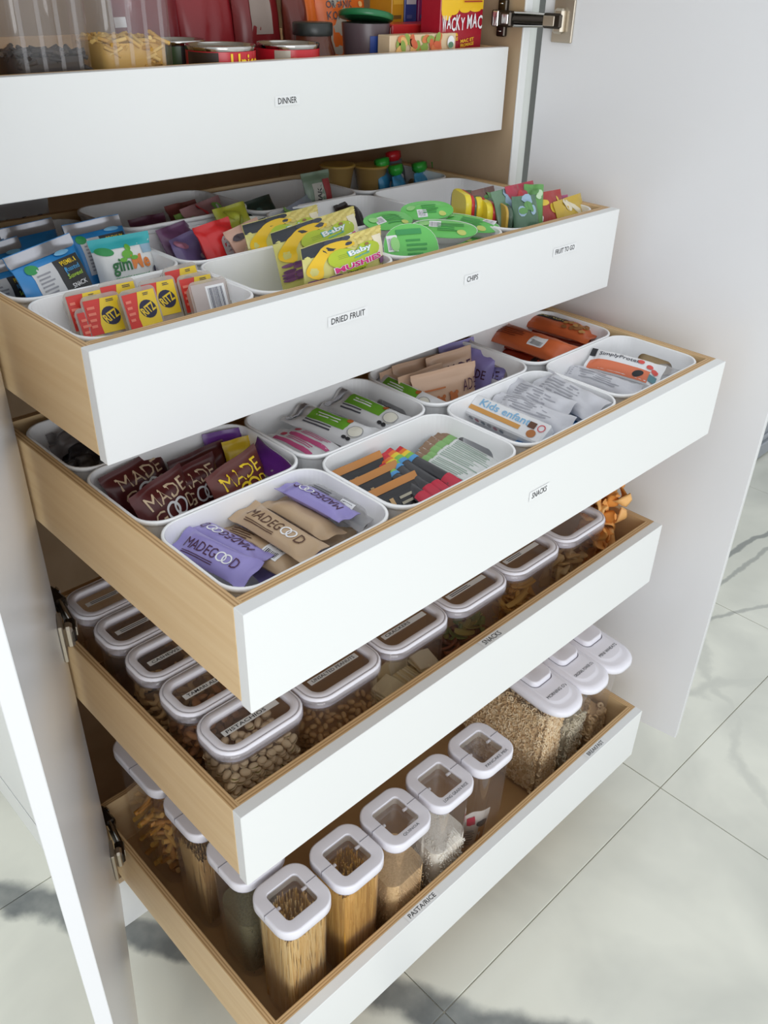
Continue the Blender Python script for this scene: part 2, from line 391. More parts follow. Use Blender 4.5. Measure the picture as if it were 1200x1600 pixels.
mb = MB(); mb.box(-.0115, 1.047, .566, .58, .155, TOPZ, PLY_IN); mb.build('back_panel', cab)
mb = MB(); mb.box(-.0115, 1.047, CF+.004, .566, .140, .155, PLY_IN); mb.build('bottom_panel', cab)
mb = MB(); mb.box(-.0305, 1.066, CF+.004, .58, TOPZ, TOPZ+.02, WHITE); mb.build('top_panel', cab)
mb = MB(); mb.box(-.0305, 1.066, -.172, -.154, 0, .139, WHITE, .0008); mb.build('toe_kick', cab)
def door(hx, hy, deg, sgn, z0):
    """slab from the hinge edge; deg beyond square, sgn +1 opens to the right"""
    L, T = .556, .0185; a = math.radians(deg); mb = MB()
    mb.box(0, L, 0, T, z0, TOPZ, DOORW, .0009)
    o = mb.build('door', cab)
    d = Vector((sgn*math.sin(a), -math.cos(a), 0)); nrm = Vector((sgn*math.cos(a), sgn*sgn*math.sin(a), 0)) if sgn > 0 else Vector((-math.cos(a), math.sin(a), 0))
    m = frame_m(d, nrm, d.cross(nrm), (hx, hy, 0))
    if d.cross(nrm).z < 0:
        # keep a right-handed frame for the mirrored leaf
        for v in o.data.vertices: v.co.z = -v.co.z
        o.data.flip_normals()
    o.matrix_world = m; return o, d, nrm
rd, rdd, rdn = door(1.0712, -.2, 8.9, 1, .166); rd['label'] = 'right door leaf, opened past square'
ld, ldd, ldn = door(-.0125, -.198, 23.2, -1, .166); ld['label'] = 'left door leaf, opened wide'
def hinge(dr, hx, hy, d, nrm, wallx, z, sgn):
    inn = -nrm; zz = Vector((0, 0, 1)); o0 = Vector((hx, hy, z)); inv = dr.matrix_world.inverted()
    mb = MB(); X = inv @ frame_m(d, inn, d.cross(inn), o0)
    fl = 1 if d.cross(inn).z > 0 else -1
    # mounting plate and cup on the leaf
    mb.box(.022, .062, .0005, .007, -.034, .034, SATIN, .0012, X=X); mb.box(.028, .048, .007, .020, -.020, .020, SATIN, .004, X=X)
    mb.box(.010, .046, .008, .024, -.012, .012, DKMET, .003, X=X)
    mb.box(.012, .034, .0235, .0262, -.008, .008, SATIN, .0008, X=X)
    # linkage from the leaf to the carcass wall
    P0 = o0+d*.012+inn*.018; P1 = Vector((wallx-sgn*.022, CF+.022, z)); P2 = Vector((wallx-sgn*.020, CF+.085, z))
    Y = inv
    for k in (-1, 1):
        mb.tube([P0+zz*.009*k, (P0+P1)/2+zz*.010*k, P1+zz*.010*k], .0028, CHROME, 6, Y)
    mb.tube([P0, (P0+P1)/2, P1], .0075, DKMET, 8, Y)
    v = P2-P1; L = v.length; v.normalize(); nx = Vector((-sgn, 0, 0)); A = Y @ frame_m(v, nx, v.cross(nx), P1-v*.012)
    mb.box(0, L*.75, -.010, .008, -.013, .013, DKMET, .003, X=A); mb.box(.004, L*.3, .008, .0105, -.008, .008, CHROME, .001, X=A); mb.box(L*.42, L*.62, .008, .0115, -.0125, .0125, CHROME, .001, X=A)
    B = Y @ frame_m(Vector((0, 1, 0)), nx, Vector((0, 1, 0)).cross(nx), Vector((wallx-sgn*.001, CF+.035, z)))
    mb.box(.002, .022, 0, .010, -.030, .030, DKMET, .002, X=B)
    for k in (-1, 1): mb.cyl((.012, .010, .022*k), .004, .002, CHROME, 10, X=B @ Matrix.Rotation(0, 4, 'X'))
    return mb.build('hinge', dr)
for z in (1.645, .42): hinge(rd, 1.0712, -.2, rdd, rdn, 1.047, z, 1)
for z in (1.60, .845, .305): hinge(ld, -.0125, -.198, ldd, ldn, -.0115, z, -1)

def drawer(i):
    y0 = FY[i]; zt = ZT[i]; zb = zt-PH; yb = y0+DEP
    ox = Vector((0, y0, zb))
    mb = MB(); mb.box(PLY, W-PLY, PT+PLY, DEP-PLY, .005, .014, PLY_DK); o = mb.build('drawer', cab, None, ox)
    mb = MB(); mb.box(0, W, 0, PT, 0, PH, WHITE, .0009); mb.build('front_panel', o, 'white painted drawer front')
    h1 = PH-.0006
    for x in (0, W-PLY):
        mb = MB(); mb.box(x, x+PLY, PT, DEP, .006, h1, PLY_Y, .0005, EDGE_X); mb.build('side_panel', o)
    mb = MB(); mb.box(PLY, W-PLY, PT, PT+PLY, .006, h1, PLY_X, .0005, EDGE_Y); mb.build('inner_front', o)
    mb = MB(); mb.box(PLY, W-PLY, DEP-PLY, DEP, .006, h1, PLY_X, .0005, EDGE_Y); mb.build('back_panel', o)
    for x in (.03, W-.05):
        mb = MB(); mb.box(x, x+.02, .06, DEP-.02, -.004, .0045, CHROME, .001); mb.build('runner', o)
    return o
DR = [drawer(i) for i in range(5)]
def front_label(i, s, x, dz, w_, h_, top=False):
    y0 = FY[i]; mb = MB(); f = Surf(lambda a, b, o: (x+a, -.0002-o, PH+dz+b)) if not top else Surf(lambda a, b, o: (x+a, .0095+b, PH+.0003+o))
    f.rect(mb, -w_/2-.006, w_/2+.006, -h_/2-.003, h_/2+.003, STICK, 1, 1); f.text(mb, s, 0, 0, w_, h_, INK, 0, .006)
    mb.build('lettered_sticker', DR[i], 'printed sticker')
front_label(0, 'DINNER', .511, -.054, .036, .0085)
front_label(1, 'DRIED FRUIT', .378, -.048, .062, .0085); front_label(1, 'CHIPS', .637, -.046, .026, .0085); front_label(1, 'FRUIT TO GO', .878, -.0445, .055, .0085)
front_label(2, 'SNACKS', .511, -.0555, .034, .0095)
front_label(3, 'SNACKS', .515, 0, .042, .010, True)
front_label(4, 'PASTA/RICE', .324, 0, .066, .009, True); front_label(4, 'BREAKFAST', .862, 0, .056, .009, True)

# grey cabinet across the room
kb = empty('kitchen_island', (3.0, .1, 0)); tag(kb, 'grey painted kitchen unit with moulded foot at the far right', 'cabinet')
GR = mat((150, 154, 160), .45)
def kbx(n, x0, x1, y0, y1, z0, z1, b=.002):
    m = MB(); m.box(x0-3.0, x1-3.0, y0-.1, y1-.1, z0, z1, GR, b); m.build(n, kb)
kbx('body', 2.62, 4.1, -.10, .55, .05, .86); kbx('plinth', 2.60, 4.1, -.125, .56, .012, .075, .004); kbx('moulding', 2.61, 4.1, -.113, .555, .075, .10, .006); kbx('worktop', 2.58, 4.1, -.14, .57, .86, .90, .003)
for k in range(2):
    x = 2.66+k*.70; kbx('door_panel', x, x+.68, -.112, -.10, .14, .83, .004)
for x in (2.66, 4.0): kbx('foot', x, x+.05, -.09, -.04, 0, .012, .001)

# ================================================================== white storage bins
BL, BD, BH, BT = .2505, .1765, .124, .0022                      # length, depth, height, wall
def bin_mesh():
    mb = MB(); r0, r1 = .026, .036; k = .012                     # corner radius at foot and rim, draft
    n = 8
    def ring(t, z, off, rad): return rr(BL-2*k*(1-t)+2*off-2*BT, BD-2*k*(1-t)+2*off-2*BT, rad+off, z, n)
    def wall_grid(inside):
        off = 0 if not inside else -BT
        return [ring(t, max(BH*t, .002 if inside else 0), off, r0+(r1-r0)*t) for t in (0, .03, .25, .55, .75, .94, 1)]
    outer = wall_grid(False); inner = wall_grid(True)
    N = len(outer[0]); hole = set()
    # pill-shaped handle openings through both short walls: built as curved wall strips around the opening
    def pt(rings, s_, z):                                         # x side s_, at height z, along y
        t = z/BH; off = 0 if rings is outer else -BT
        return s_*(BL/2-k*(1-t)+off-BT)
    HW, HH, HZ = .036, .0135, BH*.72
    for rings, flip in ((outer, False), (inner, True)):
        for kk in range(len(rings)-1):
            a, b = rings[kk], rings[kk+1]
            for i in range(N):
                j = (i+1) % N; p = [a[i], a[j], b[j], b[i]]
                if i == N-1 or i == (N//2)-1: continue             # the flat short walls are filled below
                mb.add(p, [(0, 1, 2, 3)] if not flip else [(3, 2, 1, 0)], BINW, True)
    def short(s_, flip, rings):
        # flat wall panel with the opening: outline points and matching points of the pill
        za, zb = rings[0][0][2], rings[-1][0][2]
        def halfw(z):
            t = z/BH; off = 0 if rings is outer else -BT; return (BD-2*k*(1-t)+2*off-2*BT)/2-(r0+(r1-r0)*t+off)
        M_ = 32; v = []
        for i in range(M_):
            a = 2*math.pi*i/M_; c, q = math.cos(a), math.sin(a)
            px = (HW-HH)*(1 if c > 1e-6 else -1 if c < -1e-6 else 0)+HH*c; pz = HZ+HH*q
            hw_ = 1; d = max(abs(c)/1.0, abs(q)/1.0); ox, oz = c/d, q/d
            z = (za+zb)/2+oz*(zb-za)/2; y = ox*halfw(z)
            v.append((pt(rings, s_, z), y, z)); v.append((pt(rings, s_, pz), px, pz))
        fs = [(2*i, 2*((i+1) % M_), 2*((i+1) % M_)+1, 2*i+1) for i in range(M_)]
        if (s_ < 0) == (not flip): fs = [f[::-1] for f in fs]
        mb.add(v, fs, BINW, False); return [v[2*i+1] for i in range(M_)]
    for s_ in (1, -1):
        A = short(s_, False, outer); B = short(s_, True, inner); mb.loft([A, B], BINW)
    mb.add(outer[0], [list(range(N))[::-1]], BINW, False); mb.add(inner[0], [list(range(N))], BINW, False)
    # rolled rim
    prof = [(0, BH-.006), (BT*.9, BH-.006), (BT*1.1, BH-.001), (BT*.6, BH+.0006), (-BT*.7, BH+.0006), (-BT, BH-.001)]
    sweep(mb, BL-2*BT, BD-2*BT, r1, prof, BINW, None, True, n)
    return mb.mesh('storage_bin')
BIN = bin_mesh(); BINCAT = 'bin'
def bin_at(d, col, row, label, tilt=0, dz=0):
    x = PLY+.0012+BL/2+col*.2522; y = FY[d]+PT+PLY+.0015+BD/2+row*.178; z = ZT[d]-PH+.0145+dz
    BINS.append((x-BL/2+.004, x+BL/2-.004, y-BD/2+.008, y+BD/2-.008, z+.002, z+BH)); o = put('storage_bin', BIN, None, None, (x, y, z)); tag(o, label, BINCAT, 'white bins in the snack drawers')
    if tilt: o.rotation_euler = (math.radians(tilt), 0, 0)
    return o
BZ = .0145-PH+BH                                                 # rim height under the drawer top
for d, c, r, lab in (
    (2, 0, 0, 'white bin of purple and beige snack bars at the front left drawer corner'),
    (2, 1, 0, 'white bin holding copper topped black bars and thin stick packs'),
    (2, 2, 0, 'white bin of white wrapped bars with a blue packet beneath'),
    (2, 3, 0, 'white bin with a mostly empty right half, holding an orange striped bar'),
    (2, 0, 1, 'white bin crowded with maroon snack bags'),
    (2, 1, 1, 'white bin of white bars with bright green panels'),
    (2, 2, 1, 'white bin holding beige cookie pouches and lavender pouches'),
    (2, 3, 1, 'white bin of glossy orange bars at the drawer right side'),
    (2, 0, 2, 'white bin of dark crumpled wrappers at the rear left of its drawer'),
    (1, 0, 0, 'white bin of small red and yellow cracker trays'),
    (1, 1, 0, 'white bin holding three green and yellow puff snack bags'),
    (1, 2, 0, 'white bin of green oval packets'),
    (1, 3, 0, 'white bin of upright fruit pouches with yellow and red edges'),
    (1, 0, 1, 'white bin of blue seaweed snack packets'),
    (1, 1, 1, 'white bin of gummy bags and a red bag'),
    (1, 2, 1, 'half empty white bin behind the green oval packets'),
    (1, 3, 1, 'empty looking white bin in front of the green capped pouches'),
    (1, 0, 2, 'white bin behind the blue packets at the drawer rear'),
    (1, 1, 2, 'shadowed white bin with its rear wall standing above the red bag'),
    (1, 2, 2, 'shadowed white bin holding the small nut bar'),
    (1, 3, 2, 'white bin of blue pouches with green caps at the drawer rear')):
    bin_at(d, c, r, lab, *((0, .012) if (d, c, r) in ((1, 1, 2),) else (0, 0)))

# ================================================================== bars and bags, third drawer
def rxy(c, r, d=2): return PLY+.0012+BL/2+c*.2522, FY[d]+PT+PLY+.0015+BD/2+r*.178
LAV, PLUM, BEIGE, BRN = film((150, 140, 200)), mat((72, 30, 62), .5), film((190, 162, 130)), mat((88, 56, 40), .5)
WT = mat((238, 238, 240), .4); GREYT = mat((150, 150, 156), .5); BLK = film((34, 33, 36)); SILV = mat((188, 188, 194), .25, .6)
MAR = film((86, 34, 34)); MARD = film((66, 26, 28)); TAN = mat((214, 190, 158), .5); YEL = mat((240, 205, 40), .5)
def oo(sf, pb, cx, cy, r, m, asp=1.0):
    sf.ring(pb, cx-r*.62, cy, r*.74, r, m, 22, asp); sf.ring(pb, cx+r*.62, cy, r*.74, r, m, 22, asp)
def made_bar(a, b, z, wd, col, ink, label, cat='snack bar', group=None, roll=0, zb=None, seed=1, text=True, t=.018, bc=False):
    M_, L = lay(a, b, z, zb, roll); mb = MB(); sf = pillow(mb, wd, L, t, col, seed, .011, 3, .0012, 10, 22, .1, .0016, 'x', 4); pb = MB()
    if text:
        sf.text(pb, 'MADEG', -L*.14, 0, L*.42, wd*.36, ink); oo(sf, pb, L*.17, 0, wd*.175, WT); sf.text(pb, 'D', L*.315, 0, L*.075, wd*.36, ink)
        sf.lines(pb, -L*.32, L*.1, -wd*.40, -wd*.27, 2, ink, seed)
    if bc:
        sf.rect(pb, L*.08, L*.27, -wd*.28, wd*.28, WT); sf.bars(pb, L*.1, L*.25, -wd*.22, wd*.2, INK)
        sf.lines(pb, -L*.36, 0, -wd*.3, wd*.3, 6, ink, seed)
    return pack('snack_bar', M_, mb, label, cat, group, pb)
zt = ZT[2]-.012
G = 'oat bars in the front left bin'
made_bar((398, 868), (290, 812), zt-.016, .043, LAV, PLUM, 'lavender oat bar lying upside down behind the frontmost lavender bar', 'snack bar', G, 14, None, 3)
made_bar((276, 840), (392, 898), zt-.012, .043, LAV, PLUM, 'frontmost lavender oat bar with upright plum lettering', 'snack bar', G, 22, zt-.008, 2)
made_bar((330, 820), (462, 888), zt-.030, .045, BEIGE, BRN, 'beige oat bar with a white barcode panel in the front left bin', 'snack bar', G, 4, None, 4, False, .02, True)
made_bar((350, 812), (482, 892), zt-.046, .043, LAV, PLUM, 'lavender oat bar buried under the beige bars', 'snack bar', G, 0, None, 5)
made_bar((372, 792), (486, 862), zt-.012, .046, BEIGE, BRN, 'beige oat bar with brown lettering and white rings, lying on the others', 'snack bar', G, 6, zt-.008, 6)
made_bar((428, 782), (522, 838), zt-.018, .046, BEIGE, BRN, 'crumpled beige oat bar between the lettered beige bar and the lavender bar', 'snack bar', G, -10, None, 7, False, .022)
made_bar((540, 806), (440, 754), zt-.006, .042, LAV, PLUM, 'lavender oat bar at the right end of the front left bin, lettering reversed', 'snack bar', G, 10, zt-.002, 8)
made_bar((478, 752), (582, 806), zt-.018, .036, WRAP, INKS, 'clear backed bar wrapper with pale printing in the front left bin', 'snack bar', G, 24, None, 9, False, .016, True)
made_bar((505, 752), (590, 812), zt-.030, .034, BEIGE, BRN, 'beige bar standing on edge against the right bin wall', 'snack bar', G, 55, None, 10, False)
made_bar((455, 838), (560, 838), zt-.048, .045, BEIGE, BRN, 'beige bar lying flat at the bottom by the bin front wall', 'snack bar', G, 0, None, 11, False)
made_bar((400, 905), (510, 872), zt-.055, .05, LAV, PLUM, 'lavender bar flat at the bottom near the front corner of the bin', 'snack bar', G, 0, None, 12, False)

def made_bag(tl, tr, ztop, h_, label, ink=TAN, col=MAR, lean=22, seed=1, group='maroon snack bags', name='snack_bag', text=True, t=.03):
    M_, Wd = stand(tl, tr, ztop, h_, lean); mb = MB(); sf = pillow(mb, Wd, h_, t, col, seed, .009, 2.4, .0022, 16, 18, .06, .0022, 'y', 3); pb = MB()
    if text:
        sf.text(pb, 'MADE', 0, h_*.80, Wd*.70, h_*.18, ink); sf.text(pb, 'G', -Wd*.27, h_*.575, Wd*.17, h_*.18, ink)
        oo(sf, pb, Wd*.03, h_*.575, Wd*.115, WT if ink is TAN else ink); sf.text(pb, 'D', Wd*.30, h_*.575, Wd*.14, h_*.18, ink)
        sf.rect(pb, -Wd*.3, Wd*.35, h_*.36, h_*.42, mat((150, 104, 84), .5))
    return pack(name, M_, mb, label, 'snack bag', group, pb)
made_bag((146, 742), (240, 690), zt+.006, .100, 'maroon snack bag at the left end behind the frontmost one', seed=2)
made_bag((226, 690), (338, 652), zt+.002, .100, 'dark maroon snack bag half hidden under the upper drawer', col=MARD, seed=3)
made_bag((262, 722), (346, 686), zt-.002, .100, 'maroon snack bag wedged behind the tan lettered pair', seed=9, text=False)
made_bag((250, 748), (330, 705), zt+.004, .100, 'maroon snack bag between the frontmost bag and the yellow lettered bag', seed=4)
made_bag((198, 780), (280, 722), zt+.012, .104, 'frontmost maroon snack bag with tan lettering at the bin left end', seed=5)
made_bag((318, 748), (398, 692), zt+.016, .106, 'maroon snack bag with bright yellow lettering', YEL, film((98, 46, 40)), seed=6)
# purple sealed trail mix bag and yellow packet
M_, Wd = stand((404, 680), (462, 726), zt+.008, .095, 18); mb = MB(); sf = pillow(mb, Wd, .095, .03, WRAP, 21, .01, 2.4, .002, 14, 16); pb = MB()
sf.rect(pb, -Wd*.49, Wd*.49, .064, .094, film((96, 40, 128)), 8, 4)
o = pack('trail_mix_bag', M_, mb, 'clear trail mix bag with a purple header strip', 'snack bag', None, pb, 'header_strip')
NUTC = [mat(c, .55) for c in ((150, 104, 62), (104, 64, 38), (196, 160, 112), (70, 44, 30))]
mb = MB(); rn = random.Random(4)
for k in range(46):
    mb.ell((rn.uniform(-Wd*.4, Wd*.4), rn.uniform(.008, .062), rn.uniform(-.003, .003)), .006, .0045, .004, NUTC[k % 4], None, 7, 5)
q = mb.build('nut_mix', o, None, None, True)
M_, Wd = stand((350, 690), (392, 678), zt, .08, 20); mb = MB(); pillow(mb, Wd, .08, .02, film((226, 190, 44)), 22, .008)
pack('snack_bag', M_, mb, 'small yellow snack bag behind the yellow lettered bag', 'snack bag')
M_, Wd = stand((312, 672), (372, 660), zt+.006, .09, 20); mb = MB(); pillow(mb, Wd, .09, .02, film((104, 48, 140)), 23, .008)
pack('snack_bag', M_, mb, 'purple snack bag at the back of the maroon bag bin', 'snack bag')
# rear left bin: dark wrappers
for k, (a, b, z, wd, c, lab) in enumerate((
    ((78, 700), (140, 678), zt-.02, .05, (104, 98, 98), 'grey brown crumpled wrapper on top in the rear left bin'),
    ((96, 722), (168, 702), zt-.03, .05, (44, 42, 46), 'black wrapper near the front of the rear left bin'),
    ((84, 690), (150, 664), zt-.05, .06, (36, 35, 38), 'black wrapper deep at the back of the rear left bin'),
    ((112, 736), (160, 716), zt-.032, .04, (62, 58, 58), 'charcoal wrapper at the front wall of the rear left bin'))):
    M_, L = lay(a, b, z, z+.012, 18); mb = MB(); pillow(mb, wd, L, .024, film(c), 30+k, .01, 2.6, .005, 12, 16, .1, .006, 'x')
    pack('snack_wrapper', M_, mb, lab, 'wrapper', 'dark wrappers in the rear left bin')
# green panel bars and pink bars
GRN = film((112, 172, 56)); PINK = mat((206, 92, 140), .5); WF = film((222, 222, 224))
def green_bar(a, b, z, label, seed, roll=8, stripe=GRN, wd=.058):
    M_, L = lay(a, b, z, z-.004, roll); mb = MB(); sf = pillow(mb, wd, L, .022, WF, seed, .014, 3, .0014, 12, 22, .08, .004, 'x', 4); pb = MB()
    sf.rect(pb, -L*.27, L*.2, -wd*.12, wd*.36, stripe, 10, 5); sf.lines(pb, -L*.2, L*.14, wd*.05, wd*.26, 2, WT, seed)
    sf.lines(pb, -L*.26, L*.14, -wd*.36, -wd*.14, 2, INKS, seed); sf.ell(pb, L*.31, wd*.02, wd*.2, wd*.26, mat((226, 222, 208), .5)); sf.ring(pb, L*.31, wd*.02, wd*.18, wd*.2, GREYT, 18, 1.2)
    sf.ell(pb, L*.18, wd*.3, wd*.08, wd*.1, mat((176, 96, 44), .5)); sf.ell(pb, L*.26, -wd*.31, wd*.07, wd*.06, INK); sf.ell(pb, L*.31, -wd*.31, wd*.07, wd*.06, INK)
    sf.rect(pb, -L*.46, -L*.38, -wd*.4, wd*.4, SILV, 2, 6)
    o = pack('snack_bar', M_, mb, label, 'snack bar', 'green panel bars', pb); return o
green_bar((556, 596), (664, 646), zt-.016, 'white bar with green panel at the right end of its bin', 31, 26)
green_bar((512, 620), (628, 668), zt-.010, 'white bar with green panel and silver crimp, the middle of three', 32, 14)
green_bar((466, 648), (590, 698), zt-.006, 'white bar with green panel at the front of the three', 33, 14)
green_bar((596, 640), (660, 668), zt-.045, 'white bar with green panel lying low at the bin right wall', 34, 0)
for k, (a, b, lab) in enumerate((((446, 672), (532, 712), 'white and pink bar tucked in front of the green panel bars'), ((424, 678), (505, 718), 'white and pink bar at the left end beside the purple strip bag'))):
    M_, L = lay(a, b, zt-.016); mb = MB(); sf = pillow(mb, .036, L, .018, WF, 36+k, .011, 3, .0012, 10, 18, .08, .002, 'x', 4); pb = MB()
    sf.rect(pb, -L*.34, L*.36, -.014, -.006, PINK, 8, 2); sf.lines(pb, -L*.2, L*.3, -.002, .010, 3, PINK, k); sf.ell(pb, -L*.3, .006, .006, .006, mat((196, 50, 80), .5))
    pack('snack_bar', M_, mb, lab, 'snack bar', 'pink striped bars', pb)
# copper topped black bars
COP = film((190, 126, 58))
for k, (tl, tr, lab) in enumerate((((514, 738), (592, 704), 'copper topped black bar, rearmost of three'), ((536, 756), (618, 718), 'copper topped black bar, middle of three'), ((566, 772), (648, 734), 'copper topped black bar, frontmost of three'))):
    M_, Wd = stand(tl, tr, zt-.004, .092, 42); mb = MB(); sf = pillow(mb, Wd, .092, .016, BLK, 41+k, .012, 3, .001, 14, 16, .04, .002, 'y', 4, ); pb = MB()
    sf.rect(pb, -Wd*.5, Wd*.5, .081, .0918, COP, 10, 3); sf.text(pb, 'RX', Wd*.36, .052, .012, .016, WT, 90, .02)
    sf.lines(pb, -Wd*.02, Wd*.26, .02, .07, 6, mat((176, 170, 150), .5), k); sf.rect(pb, -Wd*.2, -Wd*.13, .004, .07, mat((196, 160, 110), .5), 2, 6); sf.rect(pb, -Wd*.33, -Wd*.28, .004, .07, mat((150, 116, 74), .5), 2, 6)
    pack('protein_bar', M_, mb, lab, 'snack bar', 'copper topped bars', pb)
# rainbow and white stick packs
RB = [mat(c, .4) for c in ((206, 38, 54), (232, 120, 46), (236, 206, 60), (130, 188, 80), (80, 150, 206))]
DK = film((62, 62, 66)); REDP = film((196, 40, 66))
def stick(a, b, z, kind, label, seed, zb=None):
    M_, L = lay(a, b, z, zb, 20); mb = MB(); sf = pillow(mb, .021, L, .012, DK if kind else film((226, 228, 226)), seed, .006, 2.2, .0006, 8, 22, .06, .0006, 'x', 4); pb = MB()
    h = .0095
    if kind:
        for i, m in enumerate(RB): sf.rect(pb, L*(-.5+.066*i), L*(-.5+.066*(i+1)), -h, h, m, 2, 4); sf.k -= 1
        sf.rect(pb, L*.30, L*.5, -h, h, REDP, 3, 4)
    else:
        sf.rect(pb, -L*.5, -L*.34, -h, h, mat((142, 112, 88), .5), 3, 4); sf.rect(pb, -L*.34, -L*.22, -h, h, mat((134, 180, 110), .5), 2, 4); sf.k -= 1
        sf.lines(pb, -L*.18, L*.44, -h*.6, h*.6, 3, mat((158, 178, 164), .5), seed)
    pack('stick_pack', M_, mb, label, 'stick pack', 'rainbow tipped stick packs' if kind else 'white stick packs with brown and green tips', pb)
for k, (a, b) in enumerate((((618, 704), (716, 758)), ((602, 706), (698, 770)), ((598, 716), (684, 776)), ((594, 728), (672, 786)), ((586, 712), (676, 768)))):
    stick(a, b, zt-.010-.006*(k == 4)-.002*k, 1, ('rearmost', 'second from the rear', 'third from the rear', 'frontmost', 'half buried')[k]+' black stick pack with a rainbow tip and red foot', 50+k, zt-.016-.002*k)
for k, (a, b) in enumerate((((688, 676), (788, 730)), ((678, 682), (778, 736)), ((668, 688), (768, 741)), ((660, 696), (758, 745)), ((654, 706), (746, 752)), ((646, 712), (738, 757)), ((638, 718), (728, 762)))):
    stick(a, b, zt-.022-.0015*k, 0, ('rearmost', 'second from the rear', 'third from the rear', 'middle', 'third from the front', 'second from the front', 'frontmost')[k]+' slim white stick pack with brown and green tip', 60+k, zt-.03-.0015*k)
# children's bar and white wrapped bars
M_, L = lay((728, 630), (842, 680), zt-.010, zt-.012, 34); mb = MB(); mb.box(-L/2, L/2, -.019, .019, -.010, .010, film((228, 228, 230)), .0025); sf = Surf(lambda x, y, o: (x, y, .010+o)); fr_ = Surf(lambda x, y, o: (x, -.019-o, y)); pb = MB()
sf.text(pb, 'Kids enfants', -L*.03, .008, L*.72, .013, mat((130, 180, 216), .5), 0, .015); sf.rect(pb, -L*.48, L*.2, -.010, -.002, mat((206, 150, 78), .5), 4, 1); sf.ell(pb, L*.36, -.008, .008, .007, mat((176, 112, 60), .5)); sf.rect(pb, L*.27, L*.36, .0, .011, mat((96, 62, 44), .5), 2, 2); sf.ring(pb, L*.43, .006, .005, .0065, mat((206, 70, 80), .5))
for i in range(6): fr_.ell(pb, -L*.42+i*.0125, 0, .0042, .0045, [GREYT, mat((172, 120, 130), .5), mat((120, 130, 140), .5)][i % 3])
pack('snack_bar', M_, mb, 'white childrens bar with pale blue lettering and tan stripe', 'snack bar', None, pb)
def white_bar(a, b, z, label, seed, roll=15, wd=.045, t=.022):
    M_, L = lay(a, b, z, None, roll); mb = MB(); sf = pillow(mb, wd, L, t, film((204, 204, 210)), seed, .012, 2.6, .0026, 14, 24, .08, .003, 'x', 4); pb = MB()
    sf.lines(pb, -L*.36, L*.3, -wd*.3, wd*.3, 5, mat((164, 164, 172), .5), seed); pack('snack_bar', M_, mb, label, 'snack bar', 'white wrapped bars', pb)
white_bar((762, 620), (880, 664), zt-.010, 'crinkled white bar right behind the childrens bar', 71, 20)
white_bar((786, 600), (878, 640), zt-.004, 'crinkled white bar leaning at the back of its bin', 72, 30)
white_bar((848, 590), (944, 640), zt-.002, 'crinkled white bar at the right end partly over the handle slot', 73, 26, .055)
white_bar((838, 610), (930, 655), zt-.020, 'crinkled white bar beneath the right end bar', 74, 20)
white_bar((742, 650), (832, 690), zt-.040, 'crinkled white bar under the childrens bar', 75, 10)
M_, L = lay((826, 700), (912, 662), zt-.028); mb = MB(); pillow(mb, .055, L, .014, film((38, 130, 196)), 76, .01, 3, .001, 10, 16, .05, .001, 'x')
pack('snack_packet', M_, mb, 'bright blue packet under the white wrapped bars', 'packet')
# protein bar bin
M_, L = lay((916, 558), (1030, 588), zt-.008, zt-.012, 28); mb = MB(); sf = pillow(mb, .05, L, .022, film((232, 232, 234)), 81, .010, 3, .001, 14, 24, .05, .002, 'x', 4); pb = MB()
sf.rect(pb, -L*.46, L*.36, -.024, -.003, film((222, 120, 82)), 14, 4); sf.text(pb, 'SimplyProtein', -L*.08, .010, L*.58, .011, INKS, 0, .015); sf.rect(pb, -L*.5, -L*.42, .006, .022, INK, 2, 3); sf.ell(pb, L*.22, -.014, .010, .006, INK, 30)
for i, (x, y) in enumerate(((.20, .012), (.33, .006), (.41, .0))): sf.ell(pb, L*x, y, .006, .005, mat((216, 84, 76), .5))
sf.rect(pb, L*.36, L*.46, -.02, -.008, mat((96, 140, 150), .5), 2, 2)
pack('protein_bar', M_, mb, 'white and orange protein bar lying in the rightmost front bin', 'snack bar', None, pb)
white_bar((868, 574), (984, 612), zt-.022, 'crinkled silver white bar in front of the orange striped protein bar', 82, 24, .04)
white_bar((884, 590), (1000, 618), zt-.045, 'silver white bar low in front of the protein bar', 83, 5, .05)
M_, L = lay((1012, 578), (1070, 572), zt-.022); mb = MB(); pillow(mb, .045, L, .012, WRAP, 84, .01, 2.6, .002, 10, 14, .1, .004, 'x')
pack('empty_wrapper', M_, mb, 'crumpled clear wrapper beside the protein bar', 'wrapper')
